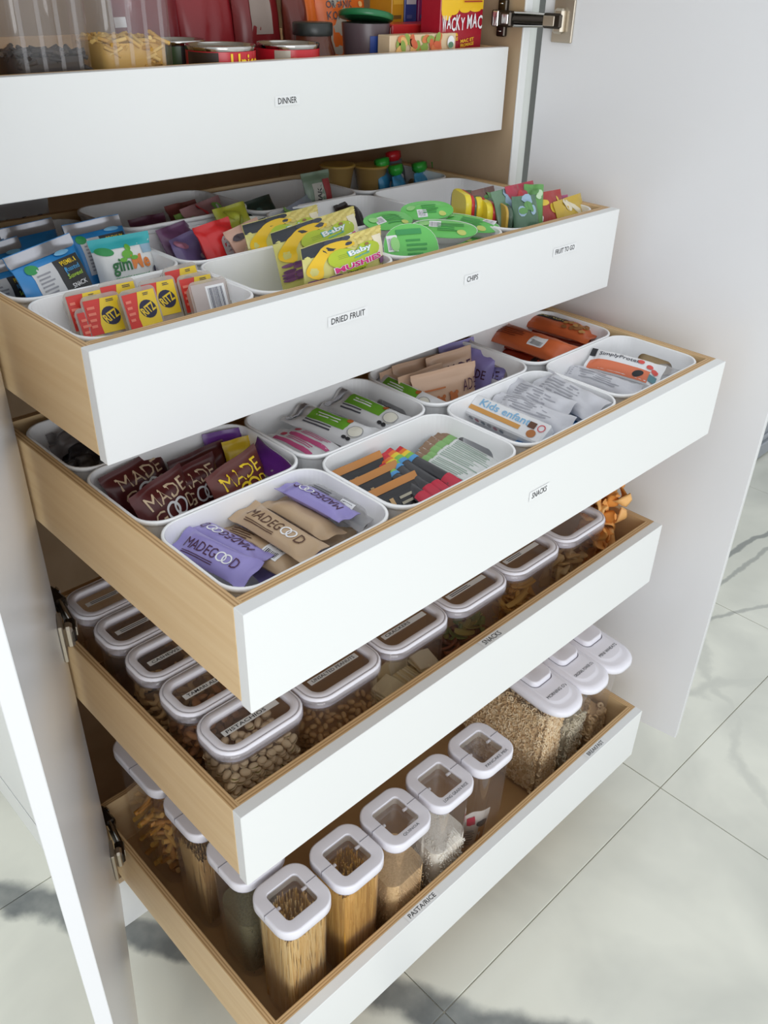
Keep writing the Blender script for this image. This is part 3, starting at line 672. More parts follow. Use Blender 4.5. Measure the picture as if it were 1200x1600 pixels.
# beige cookie pouches
CK = film((206, 172, 146)); COOK = mat((190, 112, 64), .6)
def cookie(tl, tr, ztop, label, seed, art, lean=12, h_=.098, ink=True):
    M_, Wd = stand(tl, tr, ztop, h_, lean); mb = MB(); sf = pillow(mb, Wd, h_, .026, CK, seed, .009, 2.6, .0012, 16, 18, .04, .0015); pb = MB()
    if art:
        for i in range(3):
            x = -Wd*.34+i*Wd*.2
            for dx, dy, r in ((0, 0, .0085), (-.006, .008, .0036), (.006, .008, .0036), (-.006, -.009, .004), (.006, -.009, .004)): sf.ell(pb, x+dx, h_*.44+dy+i*.003, r, r, COOK, 0, 12)
        sf.lines(pb, -Wd*.38, -Wd*.06, h_*.68, h_*.74, 1, COOK, 2); sf.text(pb, 'ADE', Wd*.34, h_*.66, Wd*.25, h_*.2, PLUM); sf.ring(pb, Wd*.24, h_*.36, .006, .008, TAN); sf.text(pb, 'D', Wd*.40, h_*.36, Wd*.08, h_*.2, PLUM, 0, .008)
    elif ink:
        sf.text(pb, 'MADE', Wd*.06, h_*.68, Wd*.68, h_*.2, PLUM, 0, .008); sf.text(pb, 'GOOD', Wd*.06, h_*.40, Wd*.7, h_*.2, PLUM, 0, .008)
    pack('cookie_pouch', M_, mb, label, 'pouch', 'beige cookie pouches', pb)
cookie((586, 580), (640, 560), zt+.006, 'beige pouch at the left end behind the others', 91, False, 14, .098, False)
cookie((664, 560), (736, 538), zt+.014, 'beige pouch with large plum letters behind the frontmost pouch', 92, False)
cookie((612, 572), (684, 552), zt+.010, 'beige pouch second from the left end', 93, False, 14, .098, False)
cookie((622, 590), (690, 566), zt+.010, 'beige pouch directly behind the frontmost pouch, tilted left', 94, False)
cookie((642, 588), (741, 563), zt+.014, 'frontmost beige pouch printed with three orange cookie figures', 95, True)
for k, (tl, tr, z, lab) in enumerate((((738, 538), (786, 552), zt+.004, 'lavender pouch standing right of the beige cookie pouches'), ((742, 566), (798, 572), zt-.024, 'lavender pouch lower down beside the handle slot'), ((690, 538), (746, 522), zt+.012, 'lavender pouch behind the beige pouches'))):
    M_, Wd = stand(tl, tr, z, .085 if k != 1 else .06, 16); mb = MB(); sf = pillow(mb, Wd, .085 if k != 1 else .06, .022, LAV, 96+k, .009); pb = MB(); sf.text(pb, 'MADE', 0, .045, Wd*.7, .016, PLUM, 0, .008)
    pack('cookie_pouch', M_, mb, lab, 'pouch', 'lavender pouches', pb)
# orange bars
ORG = film((206, 104, 60)); DOR = film((176, 66, 40)); OAT = mat((190, 140, 78), .6)
def orange_bar(a, b, z, label, seed, kind, wd=.055, roll=14):
    M_, L = lay(a, b, z, None, roll); mb = MB(); sf = pillow(mb, wd, L, .024, ORG if kind != 2 else DOR, seed, .012, 2.8, .0022, 14, 24, .08, .003, 'x', 4); pb = MB()
    if kind == 1:
        sf.rect(pb, -L*.34, L*.10, wd*.02, wd*.36, INK, 8, 3); sf.text(pb, 'KIND PLUS+', -L*.12, wd*.19, L*.36, wd*.16, mat((206, 190, 120), .5), 0, .02)
        rn = random.Random(seed)
        for i in range(16): sf.ell(pb, L*rn.uniform(.06, .40), wd*rn.uniform(-.3, .3), .007, .005, [OAT, mat((150, 98, 52), .6)][i % 2], rn.uniform(0, 180), 9)
    elif kind == 0:
        sf.rect(pb, L*.02, L*.2, -wd*.30, wd*.16, WT, 4, 4); sf.bars(pb, L*.035, L*.185, -wd*.24, wd*.1, INK, 10); sf.lines(pb, -L*.42, -L*.04, -wd*.2, wd*.3, 5, mat((150, 66, 40), .5), seed)
    else: sf.rect(pb, L*.24, L*.36, -wd*.4, wd*.2, INK, 3, 4)
    pack('granola_bar', M_, mb, label, 'snack bar', 'orange granola bars', pb)
orange_bar((772, 526), (890, 556), zt-.034, 'dark orange bar with a black end band, lowest in its bin', 101, 2, .05)
orange_bar((800, 500), (935, 532), zt-.030, 'dark orange bar under the barcode bar', 105, 2, .05, 4)
orange_bar((812, 490), (926, 522), zt-.010, 'orange bar with black panel and printed granola, at the bin back', 102, 1, .06, 8)
orange_bar((762, 512), (882, 554), zt-.006, 'orange bar with a white barcode, at the bin front', 103, 0, .06, 20)
orange_bar((766, 540), (850, 572), zt-.055, 'dark orange bar at the bottom near the bin front left', 106, 2, .055, 0)
orange_bar((880, 530), (946, 520), zt-.05, 'orange bar at the bottom of the bin right end', 107, 0, .055, 0)
orange_bar((846, 498), (950, 522), zt-.024, 'orange bar with printed granola half under the black panel bar', 108, 1, .055, 6)
orange_bar((880, 512), (944, 528), zt-.020, 'short crumpled orange bar at the bin right end', 104, 3, .05, 10)

# ================================================================== second drawer
z2 = ZT[1]-.010
RED = film((214, 58, 50)); YL = film((238, 204, 50)); NAVY = mat((44, 44, 74), .5)
# cracker trays: clear tray with red and yellow lid film
def cracker_tray(tl, tr, z, label, seed, lean=20, h_=.062, back=False, zr=None):
    M_, Wd = stand(tl, tr, z, h_, lean, zr); Wd = max(Wd, .050); mb = MB(); t = .020
    ring = lambda k, zz: [(x, y+h_/2, zz) for x, y, _ in rr(Wd-2*k, h_-2*k, .008, 0, 4)]
    mb.loft([ring(.004, -t), ring(.001, -.004), ring(-.0015, -.001), ring(-.0015, 0)], TRAY, True, False); mb.add(ring(-.0015, 0), [list(range(len(ring(0, 0))))], TRAY, False)
    mb.box(-Wd*.36, Wd*.36, h_*.14, h_*.86, -t*.8, -.002, mat((214, 176, 120), .6), .003)
    sf = Surf(lambda x, y, o: (x, y, o)); pb = MB()
    sf = Surf(lambda x, y, o: (x, h_*.18+y*.82, o))
    if not back:
        sf.rect(pb, -Wd*.47, Wd*.14, h_*.06, h_*.92, RED, 2, 2); sf.rect(pb, Wd*.02, Wd*.47, h_*.06, h_*.92, YL, 2, 2); sf.star(pb, [(Wd*x, h_*y) for x, y in ((-.14, .06), (.1, .06), (.1, .92), (-.02, .92), (-.1, .6), (-.17, .3))], YL)
        sf.ell(pb, Wd*.16, h_*.46, Wd*.24, h_*.24, NAVY, 20); sf.text(pb, 'RITZ', Wd*.16, h_*.46, Wd*.42, h_*.22, YL, 24, .03); sf.lines(pb, -Wd*.42, -Wd*.2, h_*.2, h_*.8, 4, mat((238, 130, 110), .5), seed)
        sf.lines(pb, Wd*.12, Wd*.34, h_*.80, h_*.88, 2, NAVY, seed)
    else:
        sf.rect(pb, -Wd*.47, Wd*.47, h_*.05, h_*.95, mat((188, 176, 172), .35), 2, 2); sf.rect(pb, -Wd*.1, Wd*.42, h_*.12, h_*.86, WT, 1, 1); sf.bars(pb, -Wd*.04, Wd*.36, h_*.18, h_*.8, NAVY, 12)
    return pack('cracker_tray', M_, mb, label, 'cracker pack', 'cracker trays', pb, 'lid_film')
cracker_tray((92, 456), (148, 444), z2+.014, 'cracker tray at the left end, rear row', 1)
cracker_tray((150, 440), (194, 431), z2+.016, 'cracker tray in the rear row right of the left end one', 2)
cracker_tray((224, 440), (262, 432), z2+.016, 'cracker tray in the middle of the rear row', 3)
cracker_tray((262, 416), (312, 404), z2+.018, 'highest cracker tray at the right rear of the bin', 4)
cracker_tray((282, 432), (332, 422), z2+.014, 'cracker tray just in front of the highest one', 5)
cracker_tray((130, 466), (178, 456), z2+.008, 'cracker tray second from the left in the middle row', 6)
cracker_tray((186, 458), (238, 445), z2+.012, 'cracker tray in the middle row behind the front centre one', 7)
cracker_tray((116, 486), (174, 472), z2-.004, 'cracker tray at the front left corner of its bin', 8)
cracker_tray((174, 468), (232, 452), z2-.002, 'cracker tray at the front centre of its bin', 9)
cracker_tray((228, 458), (282, 430), z2+.002, 'tilted cracker tray at the front right, round logo turned', 10)
cracker_tray((304, 442), (360, 430), z2+.014, 'cracker tray turned backwards showing its barcode', 11, 20, .062, True)
# blue seaweed packets
BLU = film((46, 132, 196)); CHAR = mat((54, 54, 56), .5); LGT = mat((206, 206, 208), .5); LEAF = mat((52, 148, 82), .5)
def seaweed(tl, tr, z, label, seed, lean=20, h_=.125, panel=True):
    M_, Wd = stand(tl, tr, z, h_, lean); mb = MB(); sf = pillow(mb, Wd, h_, .034, BLU, seed, .014, 3, .002, 16, 20, .04, .005, 'y', 4); pb = MB()
    sf.rect(pb, -Wd*.5, Wd*.5, h_-.017, h_-.001, SILV, 14, 3)
    if panel:
        sf.rect(pb, -Wd*.38, -Wd*.06, h_*.40, h_*.80, LGT, 5, 8); sf.rect(pb, -Wd*.06, Wd*.42, h_*.40, h_*.80, CHAR, 6, 8); sf.ell(pb, -Wd*.34, h_*.80, Wd*.08, h_*.05, LEAF)
        sf.lines(pb, -Wd*.34, -Wd*.1, h_*.43, h_*.74, 8, GREYT, seed)
        for t, yy, m in (('PREMIUM', .75, YL), ('Roasted', .68, mat((80, 160, 210), .5)), ('Seaweed', .61, mat((170, 206, 70), .5)), ('SNACK', .51, WT)): sf.text(pb, t, Wd*.18, h_*yy, Wd*.30, h_*.048, m, 0, .015)
        sf.ell(pb, Wd*.2, h_*.85, Wd*.14, h_*.025, mat((130, 190, 226), .5))
    return pack('seaweed_packet', M_, mb, label, 'snack packet', 'blue seaweed packets', pb)
seaweed((-52, 386), (18, 366), z2+.030, 'blue packet cut by the left edge of the picture, rear', 200)
seaweed((0, 362), (88, 342), z2+.040, 'blue packet with only its silver crimp and blue top showing', 201, 16, .125, False)
seaweed((100, 352), (194, 332), z2+.050, 'rear blue packet with a pale text panel, beside the white packet', 202)
seaweed((-70, 422), (22, 398), z2+.024, 'blue packet at the bin left wall, pale panel cut off', 203)
seaweed((10, 404), (108, 366), z2+.048, 'front blue packet with pale and charcoal panels side by side', 204, 22, .130)
seaweed((146, 362), (190, 350), z2+.030, 'blue packet hidden behind the white seaweed packet', 207, 22, .11, False)
# white seaweed packet
M_, Wd = stand((150, 374), (242, 358), z2+.034, .105, 18); mb = MB(); sf = pillow(mb, Wd, .105, .034, film((226, 226, 224)), 205, .008, 2.6, .002, 16, 18, .04, .003); pb = MB()
TEAL = mat((60, 176, 182), .4)
sf.rect(pb, -Wd*.5, Wd*.5, .088, .105, TEAL, 14, 4); sf.ell(pb, -Wd*.34, .086, Wd*.14, .006, LEAF, -14); sf.rect(pb, Wd*.28, Wd*.48, .076, .088, mat((150, 180, 200), .5), 4, 3)
sf.text(pb, 'gim', -Wd*.14, .062, Wd*.32, .024, mat((44, 112, 62), .5), 0, .025); sf.text(pb, 'Me', Wd*.2, .066, Wd*.32, .020, mat((222, 128, 58), .5), 0, .03)
for x, y, a, b in ((0, .070, .009, .006), (.004, .079, .005, .005), (-.009, .063, .006, .003), (.009, .064, .006, .003)): sf.ell(pb, x, y+.008, a, b, mat((106, 176, 58), .5))
sf.text(pb, 'organic seaweed', 0, .047, Wd*.6, .005, LEAF, 0, .02); sf.ell(pb, Wd*.43, .052, .003, .004, NAVY)
pack('seaweed_packet', M_, mb, 'white seaweed packet with green and orange lettering', 'snack packet', None, pb)
# grey bag behind
M_, Wd = stand((-20, 318), (72, 304), z2+.035, .12, 10); mb = MB(); sf = pillow(mb, Wd, .12, .03, film((150, 148, 150)), 206, .01, 2.6, .004); pb = MB()
for i in range(3): sf.ell(pb, -Wd*.3+i*Wd*.28, .075, .016, .018, mat((44, 42, 44), .5)); sf.ell(pb, -Wd*.3+i*Wd*.28, .074, .012, .014, mat((128, 92, 88), .5))
pack('snack_bag', M_, mb, 'grey bag with dark round prints at the left rear of the blue packets', 'snack bag', None, pb)
# gummy bags and the red bag
GP, PNK, DKP = film((116, 76, 112)), mat((176, 116, 140), .45), film((78, 40, 58))
def gummy(tl, tr, z, h_, col, label, seed, spots=(), lean=25, t=.03, group='gummy snack bags', white=False):
    M_, Wd = stand(tl, tr, z, h_, lean); mb = MB(); sf = pillow(mb, Wd, h_, t, col, seed, .008, 2.4, .004, 14, 16, .06, .004); pb = MB(); rn = random.Random(seed)
    for m in spots:
        for _ in range(4): sf.ell(pb, Wd*rn.uniform(-.34, .34), h_*rn.uniform(.25, .85), Wd*rn.uniform(.06, .16), h_*rn.uniform(.04, .12), m, rn.uniform(0, 180), 10)
    if white: sf.ell(pb, Wd*.06, h_*.56, Wd*.24, h_*.20, mat((208, 206, 206), .4), 40); sf.lines(pb, -Wd*.02, Wd*.14, h_*.48, h_*.66, 3, GREYT, seed); sf.ell(pb, Wd*.24, h_*.26, Wd*.14, h_*.1, mat((226, 150, 150), .4))
    return pack('gummy_bag', M_, mb, label, 'snack bag', group, pb)
WP = mat((196, 188, 196), .4); GL = mat((120, 160, 80), .45); RS = mat((176, 56, 60), .45)
gummy((208, 346), (262, 334), z2+.022, .09, DKP, 'dark plum gummy bag behind the white seaweed packet', 210, (mat((120, 40, 54), .4),))
gummy((258, 322), (302, 312), z2+.020, .09, film((128, 70, 66)), 'gummy bag with red and green fruit print', 211, (RS, GL))
gummy((288, 330), (345, 308), z2+.026, .09, film((150, 110, 112)), 'gummy bag with cherry print near the bin rear', 212, (RS, GL, WP))
gummy((234, 358), (284, 340), z2+.016, .09, GP, 'plum and white gummy bag at the left of its bin', 213, (PNK, WP))
gummy((258, 376), (308, 352), z2+.008, .085, film((120, 104, 150)), 'mauve gummy bag with pink and pale print', 214, (PNK, WP, mat((110, 120, 170), .4)))
gummy((276, 340), (316, 326), z2+.020, .08, film((118, 146, 74)), 'green gummy bag wedged left of the red bag', 215, (GL, PNK))
gummy((302, 356), (356, 338), z2+.028, .10, film((212, 46, 48)), 'shiny red snack bag with a white printed patch', 216, (), 25, .03, 'gummy snack bags', True)
gummy((352, 362), (398, 340), z2+.022, .10, film((214, 172, 152)), 'peach coloured snack bag right of the red bag', 217, (mat((232, 204, 180), .4), mat((70, 58, 66), .4)))
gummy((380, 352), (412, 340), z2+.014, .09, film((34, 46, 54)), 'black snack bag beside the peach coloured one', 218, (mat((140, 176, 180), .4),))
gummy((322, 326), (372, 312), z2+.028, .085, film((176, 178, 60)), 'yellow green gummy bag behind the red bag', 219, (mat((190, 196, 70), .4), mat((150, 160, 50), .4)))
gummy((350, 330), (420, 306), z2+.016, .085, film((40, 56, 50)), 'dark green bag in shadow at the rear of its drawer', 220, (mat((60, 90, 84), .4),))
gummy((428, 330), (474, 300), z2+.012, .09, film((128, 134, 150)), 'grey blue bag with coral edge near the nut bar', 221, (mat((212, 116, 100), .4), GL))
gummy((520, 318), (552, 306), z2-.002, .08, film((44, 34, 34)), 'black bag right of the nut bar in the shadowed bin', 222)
M_, Wd = stand((470, 272), (512, 264), z2+.045, .075, 14); mb = MB(); sf = pillow(mb, Wd, .075, .02, film((112, 132, 112)), 223, .008); pb = MB()
sf.rect(pb, -Wd*.3, Wd*.1, .01, .055, mat((170, 168, 160), .4), 3, 4); sf.text(pb, 'NAK', -Wd*.1, .032, .03, .011, INK, 80, .02); sf.rect(pb, Wd*.12, Wd*.4, .01, .06, mat((150, 50, 54), .4), 3, 4)
pack('nut_bar', M_, mb, 'small green and grey nut bar standing in the shadowed bin', 'snack bar', None, pb)
# puff snack bags
LIME = film((176, 196, 40)); BAN = mat((232, 190, 40), .4); GRAPE = mat((128, 82, 128), .4); PUFF = mat((222, 206, 128), .6); CREAM = mat((232, 222, 196), .5); MAG = mat((208, 40, 128), .4); DKB = mat((40, 44, 52), .35)
def puff(tl, tr, z, label, seed, lean=14, h_=.118, minw=0):
    M_, Wd = stand(tl, tr, z, h_, lean); mb = MB(); sf = pillow(mb, Wd, h_, .036, film((206, 200, 120)), seed, .008, 2.6, .0012, 20, 20, .03, .002); pb = MB(); rn = random.Random(seed)
    hv = h_*.73; y0_ = h_*.27                                   # the print sits in the upper part; the foot is plain
    s0 = sf.map; sf.map = lambda x, y, o: s0(x, h_*.57+y*.43, o)
    sf.rect(pb, -Wd*.5, Wd*.0, h_*.70, h_*.985, DKB, 6, 5)
    for i in range(7):
        for j in range(4): sf.ell(pb, Wd*(.02+.075*i), h_*(.74+.068*j), Wd*.046, h_*.045, [PUFF, mat((206, 188, 108), .6)][(i+j) % 2], 30, 9); sf.k -= 1
    sf.k += 2
    for x, y in ((-.16, .93), (-.08, .93), (-.02, .88), (.03, .93), (.02, .82)): sf.ell(pb, Wd*x, h_*y, Wd*.055, h_*.06, mat((52, 58, 74), .3)); sf.k -= 1
    sf.k += 1
    for i in range(24): sf.ell(pb, Wd*(-.44+.085*(i % 5))+rn.uniform(-.002, .002), h_*(-.30+.075*(i//4)), Wd*.055, h_*.05, [GRAPE, mat((108, 66, 112), .4)][i % 2], 0, 9); sf.k -= 1
    sf.k += 1; pts = []; qs = []
    for i in range(17):
        a = math.radians(66+140*i/16); e = math.sin(math.pi*min(1, (i+.6)/3)/2) if i < 3 else math.sin(math.pi*min(1, (16.6-i)/3)/2) if i > 13 else 1
        pts.append((Wd*(-.06+(.36+.075*e)*math.cos(a)), h_*(.34+(.47+.09*e)*math.sin(a)))); qs.append((Wd*(-.06+(.36-.075*e)*math.cos(a)), h_*(.34+(.47-.09*e)*math.sin(a))))
    o = sf._off(); vv = [sf.map(x, y, o) for x, y in pts+qs]; pb.add(vv, [(i, i+1, 18+i, 17+i) for i in range(16)], BAN, True)
    sf.rect(pb, Wd*.34, Wd*.47, h_*.2, h_*.80, CREAM, 3, 5); sf.rect(pb, Wd*.38, Wd*.48, h_*.02, h_*.18, GRAPE, 3, 2)
    hp = []
    for i in range(36):
        t = 2*math.pi*i/36; x = 16*math.sin(t)**3; y = 13*math.cos(t)-5*math.cos(2*t)-2*math.cos(3*t)-math.cos(4*t); hp.append((Wd*(.06+.34*x/16), h_*(.40+.42*y/15)))
    sf.star(pb, hp, LIME, 6)
    for k, y in enumerate((.54, .58, .5)): sf.rect(pb, -Wd*.16, -Wd*.04, h_*(y-.004), h_*(y+.004), mat((120, 140, 30), .5), 2, 1); sf.k -= 1
    sf.k += 1
    sf.text(pb, 'Baby', Wd*.12, h_*.565, Wd*.32, h_*.18, TEAL, 6, .06); sf.text(pb, 'Baby', Wd*.12, h_*.565, Wd*.30, h_*.165, WT, 6, .03); sf.text(pb, 'gourmet', Wd*.12, h_*.44, Wd*.22, h_*.06, TEAL, 6, .03)
    sf.ell(pb, Wd*.22, h_*.68, Wd*.03, h_*.035, mat((150, 110, 70), .5))
    sf.text(pb, 'MUSHIES', Wd*.08, h_*.26, Wd*.64, h_*.17, WT, 3, .08); sf.text(pb, 'MUSHIES', Wd*.08, h_*.26, Wd*.62, h_*.15, MAG, 3, .04); sf.text(pb, 'bananas', Wd*.02, h_*.10, Wd*.24, h_*.05, INK, 3, .02)
    return pack('puff_bag', M_, mb, label, 'snack bag', 'puff snack bags', pb)
puff((398, 352), (512, 320), z2+.040, 'green and yellow puff bag at the left, furthest back of three', 231)
puff((426, 360), (556, 318), z2+.046, 'green and yellow puff bag in the middle of three, lettering half covered', 232, 14, .125)
puff((488, 388), (612, 351), z2+.048, 'frontmost green and yellow puff bag with its lettering in full view', 233, 6, .118)
# green oval packets: leaf shaped sachets with a clear underside
GO = film((104, 194, 96)); GO2 = mat((60, 150, 84), .4)
def oval(M_, L, wd, label, seed, code=(0, 0), text=False):
    mb = MB(); n = 28; t = .020; rings = []
    def sup(k, z): return [(L/2*k*math.copysign(abs(math.cos(a))**.9, math.cos(a)), wd/2*k*math.copysign(abs(math.sin(a))**.9, math.sin(a)), z) for a in (2*math.pi*i/n for i in range(n))]
    hz = lambda k: .0045*(1-k*k)+.0008*math.sin(9*k+seed)
    mb.loft([sup(k, hz(k)) for k in (1.0, .97, .8, .6, .4, .2, .02)], GO, False, True)
    mb.loft([sup(k, z) for k, z in ((.30, -t), (.62, -t*.92), (.84, -t*.5), (.93, -.002), (1, 0))], mat((226, 226, 222), .4), True, False)
    sf = Surf(lambda x, y, o: (x, y, hz(min(1, math.hypot(x/(L/2), y/(wd/2))))+o)); pb = MB()
    sf.rect(pb, L*(code[0]-.09), L*(code[0]+.09), wd*(code[1]-.16), wd*(code[1]+.16), WT, 3, 3); sf.bars(pb, L*(code[0]-.075), L*(code[0]+.075), wd*(code[1]-.13), wd*(code[1]+.1), GREYT, 10)
    sf.lines(pb, -L*.1, L*.3, -wd*.26, wd*.2, 5, mat((64, 150, 76), .5), seed)
    if text: sf.lines(pb, L*.02, L*.3, -wd*.36, -wd*.2, 2, WT, seed); sf.rect(pb, -L*.26, L*.2, wd*.27, wd*.38, GO2, 4, 2)
    sf.ell(pb, L*.26, -wd*.26, L*.07, wd*.1, mat((196, 206, 110), .5)); sf.ell(pb, -L*.3, wd*.1, L*.08, wd*.14, mat((150, 210, 130), .5))
    return pack('oval_packet', M_, mb, label, 'snack packet', 'green oval packets', pb)
M_, L = stand((594, 352), (680, 346), z2+.034, .075, 30); oval(M_ @ Matrix.Translation((0, .036, 0)), L, .078, 'green oval packet standing upright with a barcode at its left', 1, (-.34, .12), True)
M_, L = lay((644, 354), (744, 360), z2+.014, z2+.012, 16); oval(M_, L*1.05, .056, 'green oval packet lying open side down, barcode on top, near the bin front', 2, (-.14, .1))
M_, L = lay((690, 336), (788, 356), z2+.012, z2+.004, 14); oval(M_, L*1.02, .052, 'green oval packet at the right end of its bin', 3, (.3, .3))
M_, L = lay((628, 332), (706, 326), z2+.022, z2+.026, 24); oval(M_, L*1.05, .05, 'green oval packet at the back of the pile', 4, (-.12, -.2))
M_, L = lay((570, 352), (640, 338), z2+.018, None, 20); oval(M_, L, .05, 'green oval packet behind the upright barcode packet', 5, (-.2, 0))
M_, L = lay((650, 372), (752, 372), z2-.014, None, 6); oval(M_, L*1.05, .056, 'green oval packet under the others at the bin bottom', 6, (0, 0))
# fruit pouches seen edge-on
def edge_pouch(p, z, ang, h_, wd, cols, label, seed, group, t=.011):
    """rounded pouch standing with its thin edge to the room; cols: facing strip, second strip, body"""
    P0 = at(*p, z); a = math.radians(ang); X = Vector((math.cos(a), math.sin(a), 0)); Z = Vector((0, 0, 1)); Yd = X.cross(Z)
    M_ = frame_m(X, Z, Yd, P0-Z*h_+X*wd/2)
    def arch(x0, x1, y1, n=7): 
        r = min((x1-x0)/2, .016); return [(x0, 0)]+[(x1, 0)]+[(x1-r+r*math.cos(math.pi/2*i/n), y1-r+r*math.sin(math.pi/2*i/n)) for i in range(n+1)]+[(x0+r-r*math.sin(math.pi/2*i/n), y1-r+r*math.cos(math.pi/2*i/n)) for i in range(n+1)]
    mb = MB()
    for k, (z0, z1, sh, m) in enumerate(((-t, -t*.25, 0, cols[0]), (-t*.25, t*.20, .0008, cols[1]), (t*.20, t*1.2, .0015, cols[2]))):
        pr_ = arch(-wd/2+sh, wd/2-sh, h_-sh*2); q = [(x*(.97), y*.99+.0004, z1) for x, y in pr_]
        mb.loft([[(x*.97, y*.99+.0004, z0) for x, y in pr_], [(x, y, z0+(z1-z0)*.2) for x, y in pr_], [(x, y, z0+(z1-z0)*.8) for x, y in pr_], q], m, True, True)
    return pack('fruit_pouch', M_, mb, label, 'fruit pouch', group)
YP = film((236, 214, 60)); RP = film((196, 44, 52)); GB = film((84, 108, 84)); G = 'yellow and red edged fruit pouches'
for k, (p, lab) in enumerate((((732, 304), 'fruit pouch with wide yellow edge at the left end of its row'), ((755, 309), 'fruit pouch with yellow and red edge, second in its row'), ((775, 318), 'fruit pouch with yellow and red edge, third in its row'), ((820, 320), 'fruit pouch with yellow and red edge at the right of the row, apart'))):
    edge_pouch(p, z2+.040-.004*k, 62, .085, .075, (YP, RP, GB), lab, k, G, .014)
edge_pouch((722, 306), z2+.030, 62, .08, .07, (film((52, 74, 140)), film((70, 90, 70)), film((60, 60, 70))), 'dark blue edged pouch at the far left of the row', 9, 'mixed fruit pouches', .006)
edge_pouch((798, 324), z2+.032, 62, .08, .07, (film((196, 160, 70)), film((70, 84, 70)), film((76, 96, 80))), 'tan edged green pouch between the third and the last yellow edged pouch', 10, 'mixed fruit pouches', .006)
def frpouch(tl, tr, z, h_, col, label, seed, spots, lean=20):
    M_, Wd = stand(tl, tr, z, h_, lean); mb = MB(); sf = pillow(mb, Wd, h_, .022, col, seed, .008, 2.6, .003, 12, 14, .05, .003); pb = MB(); rn = random.Random(seed)
    for m in spots:
        for _ in range(3): sf.ell(pb, Wd*rn.uniform(-.3, .3), h_*rn.uniform(.5, .92), Wd*rn.uniform(.1, .2), h_*rn.uniform(.05, .12), m, rn.uniform(0, 180), 10)
    return pack('fruit_pouch', M_, mb, label, 'fruit pouch', 'mixed fruit pouches', pb)
GSP = mat((96, 146, 84), .4); BSP = mat((150, 176, 196), .4)
frpouch((738, 298), (770, 290), z2+.046, .085, film((118, 84, 76)), 'brown topped fruit pouch at the back left of the row', 241, (GSP,))
frpouch((768, 300), (806, 290), z2+.050, .085, film((104, 134, 108)), 'grey green fruit pouch with pale blue print', 242, (BSP, GSP))
frpouch((788, 292), (832, 282), z2+.054, .09, film((176, 56, 76)), 'crimson fruit pouch standing tallest in the row', 243, (RP,))
frpouch((818, 288), (850, 288), z2+.052, .09, film((100, 156, 84)), 'bright green fruit pouch right of the crimson one', 244, (mat((190, 216, 180), .4), GSP))
frpouch((800, 308), (840, 304), z2+.044, .085, film((84, 116, 92)), 'dark green fruit pouch with pale blue square print', 245, (BSP, GSP))
frpouch((828, 304), (876, 295), z2+.036, .085, film((168, 62, 60)), 'red fruit pouch with a yellow stripe near the right end', 246, (mat((222, 190, 70), .4),))
frpouch((842, 310), (886, 304), z2+.024, .085, film((176, 84, 124)), 'pink fruit pouch near the right end of the row', 247, (GSP,))
frpouch((848, 318), (876, 316), z2+.016, .08, film((196, 204, 208)), 'white fruit pouch with dark speckled print near the right end', 248, (mat((60, 70, 76), .4), BSP))
frpouch((872, 314), (912, 300), z2+.022, .085, film((206, 174, 66)), 'golden fruit pouch at the right end of the row', 249, (CREAM,))
frpouch((830, 328), (848, 326), z2+.010, .07, film((90, 112, 92)), 'small green fruit pouch behind the last yellow edged pouch', 250, (WT,))
# sauce cups
CUP = film((186, 152, 92)); 
def cup(x, y, z, label):
    mb = MB(); n = 24; c = lambda r, zz: [(r*math.cos(2*math.pi*i/n), r*math.sin(2*math.pi*i/n), zz) for i in range(n)]
    mb.loft([c(.024, 0), c(.026, .002), c(.034, .046), c(.0375, .047), c(.0375, .050)], CUP, True, False); lb = MB(); lb.loft([c(.0372, .0502), c(.0372, .0508), c(.030, .0506), c(.006, .0509)], film((196, 160, 70)), True, True)
    o = mb.build('sauce_cup', None, None, (x, y, z)); tag(o, label, 'cup', 'sauce cups'); lb.build('foil_lid', o); return o
cup(.900, .070, z2-.026, 'nearer yellow brown sauce cup beside the blue pouches'); cup(.835, .100, z2-.022, 'sauce cup further left, mostly shaded')
# blue pouches with green caps
CAPG = mat((52, 168, 60), .35); BP = film((70, 156, 206))
def cap_pouch(x, y, z, yaw, label, cap=CAPG, body=BP, group='blue pouches with green caps'):
    mb = MB(); sf = pillow(mb, .062, .085, .026, body, int(x*1000), .007, 2.4, .002); pb = MB(); sf.ell(pb, 0, .034, .014, .012, mat((120, 80, 60), .4)); sf.ell(pb, 0, .05, .010, .008, WT)
    o = mb.build('fruit_pouch'); o.matrix_world = frame_m(Vector((math.cos(yaw), math.sin(yaw), 0)), Vector((-math.sin(yaw)*.2, math.cos(yaw)*.2, .98)).normalized(), Vector((math.cos(yaw), math.sin(yaw), 0)).cross(Vector((-math.sin(yaw)*.2, math.cos(yaw)*.2, .98)).normalized()), (x, y, z)); tag(o, label, 'fruit pouch', group)
    pb.build('printed_front', o)
    c = MB(); n = 20; ring = lambda r, zz: [(r*math.cos(2*math.pi*i/n)*(1.5 if i % 2 else 1.28), zz, r*math.sin(2*math.pi*i/n)*(1.1 if i % 2 else .95)) for i in range(n)]
    c.loft([ring(.009, .104)[::1], ring(.0135, .102), ring(.0135, .090), ring(.009, .084)], cap, True, True); c.build('cap', o); return o
for (u, v, zc), yaw, lab in (((632, 272, 1.362), .5, 'blue pouch with green cap beside the nearer sauce cup'), ((668, 268, 1.360), .35, 'middle blue pouch with green cap at the drawer right rear'), ((696, 264, 1.356), .3, 'rightmost blue pouch with green cap by the cabinet wall'), ((610, 262, 1.372), .4, 'blue pouch with green cap behind the nearer sauce cup')):
    q = at(u, v, zc); cap_pouch(q.x, q.y, zc-.085, yaw, lab)
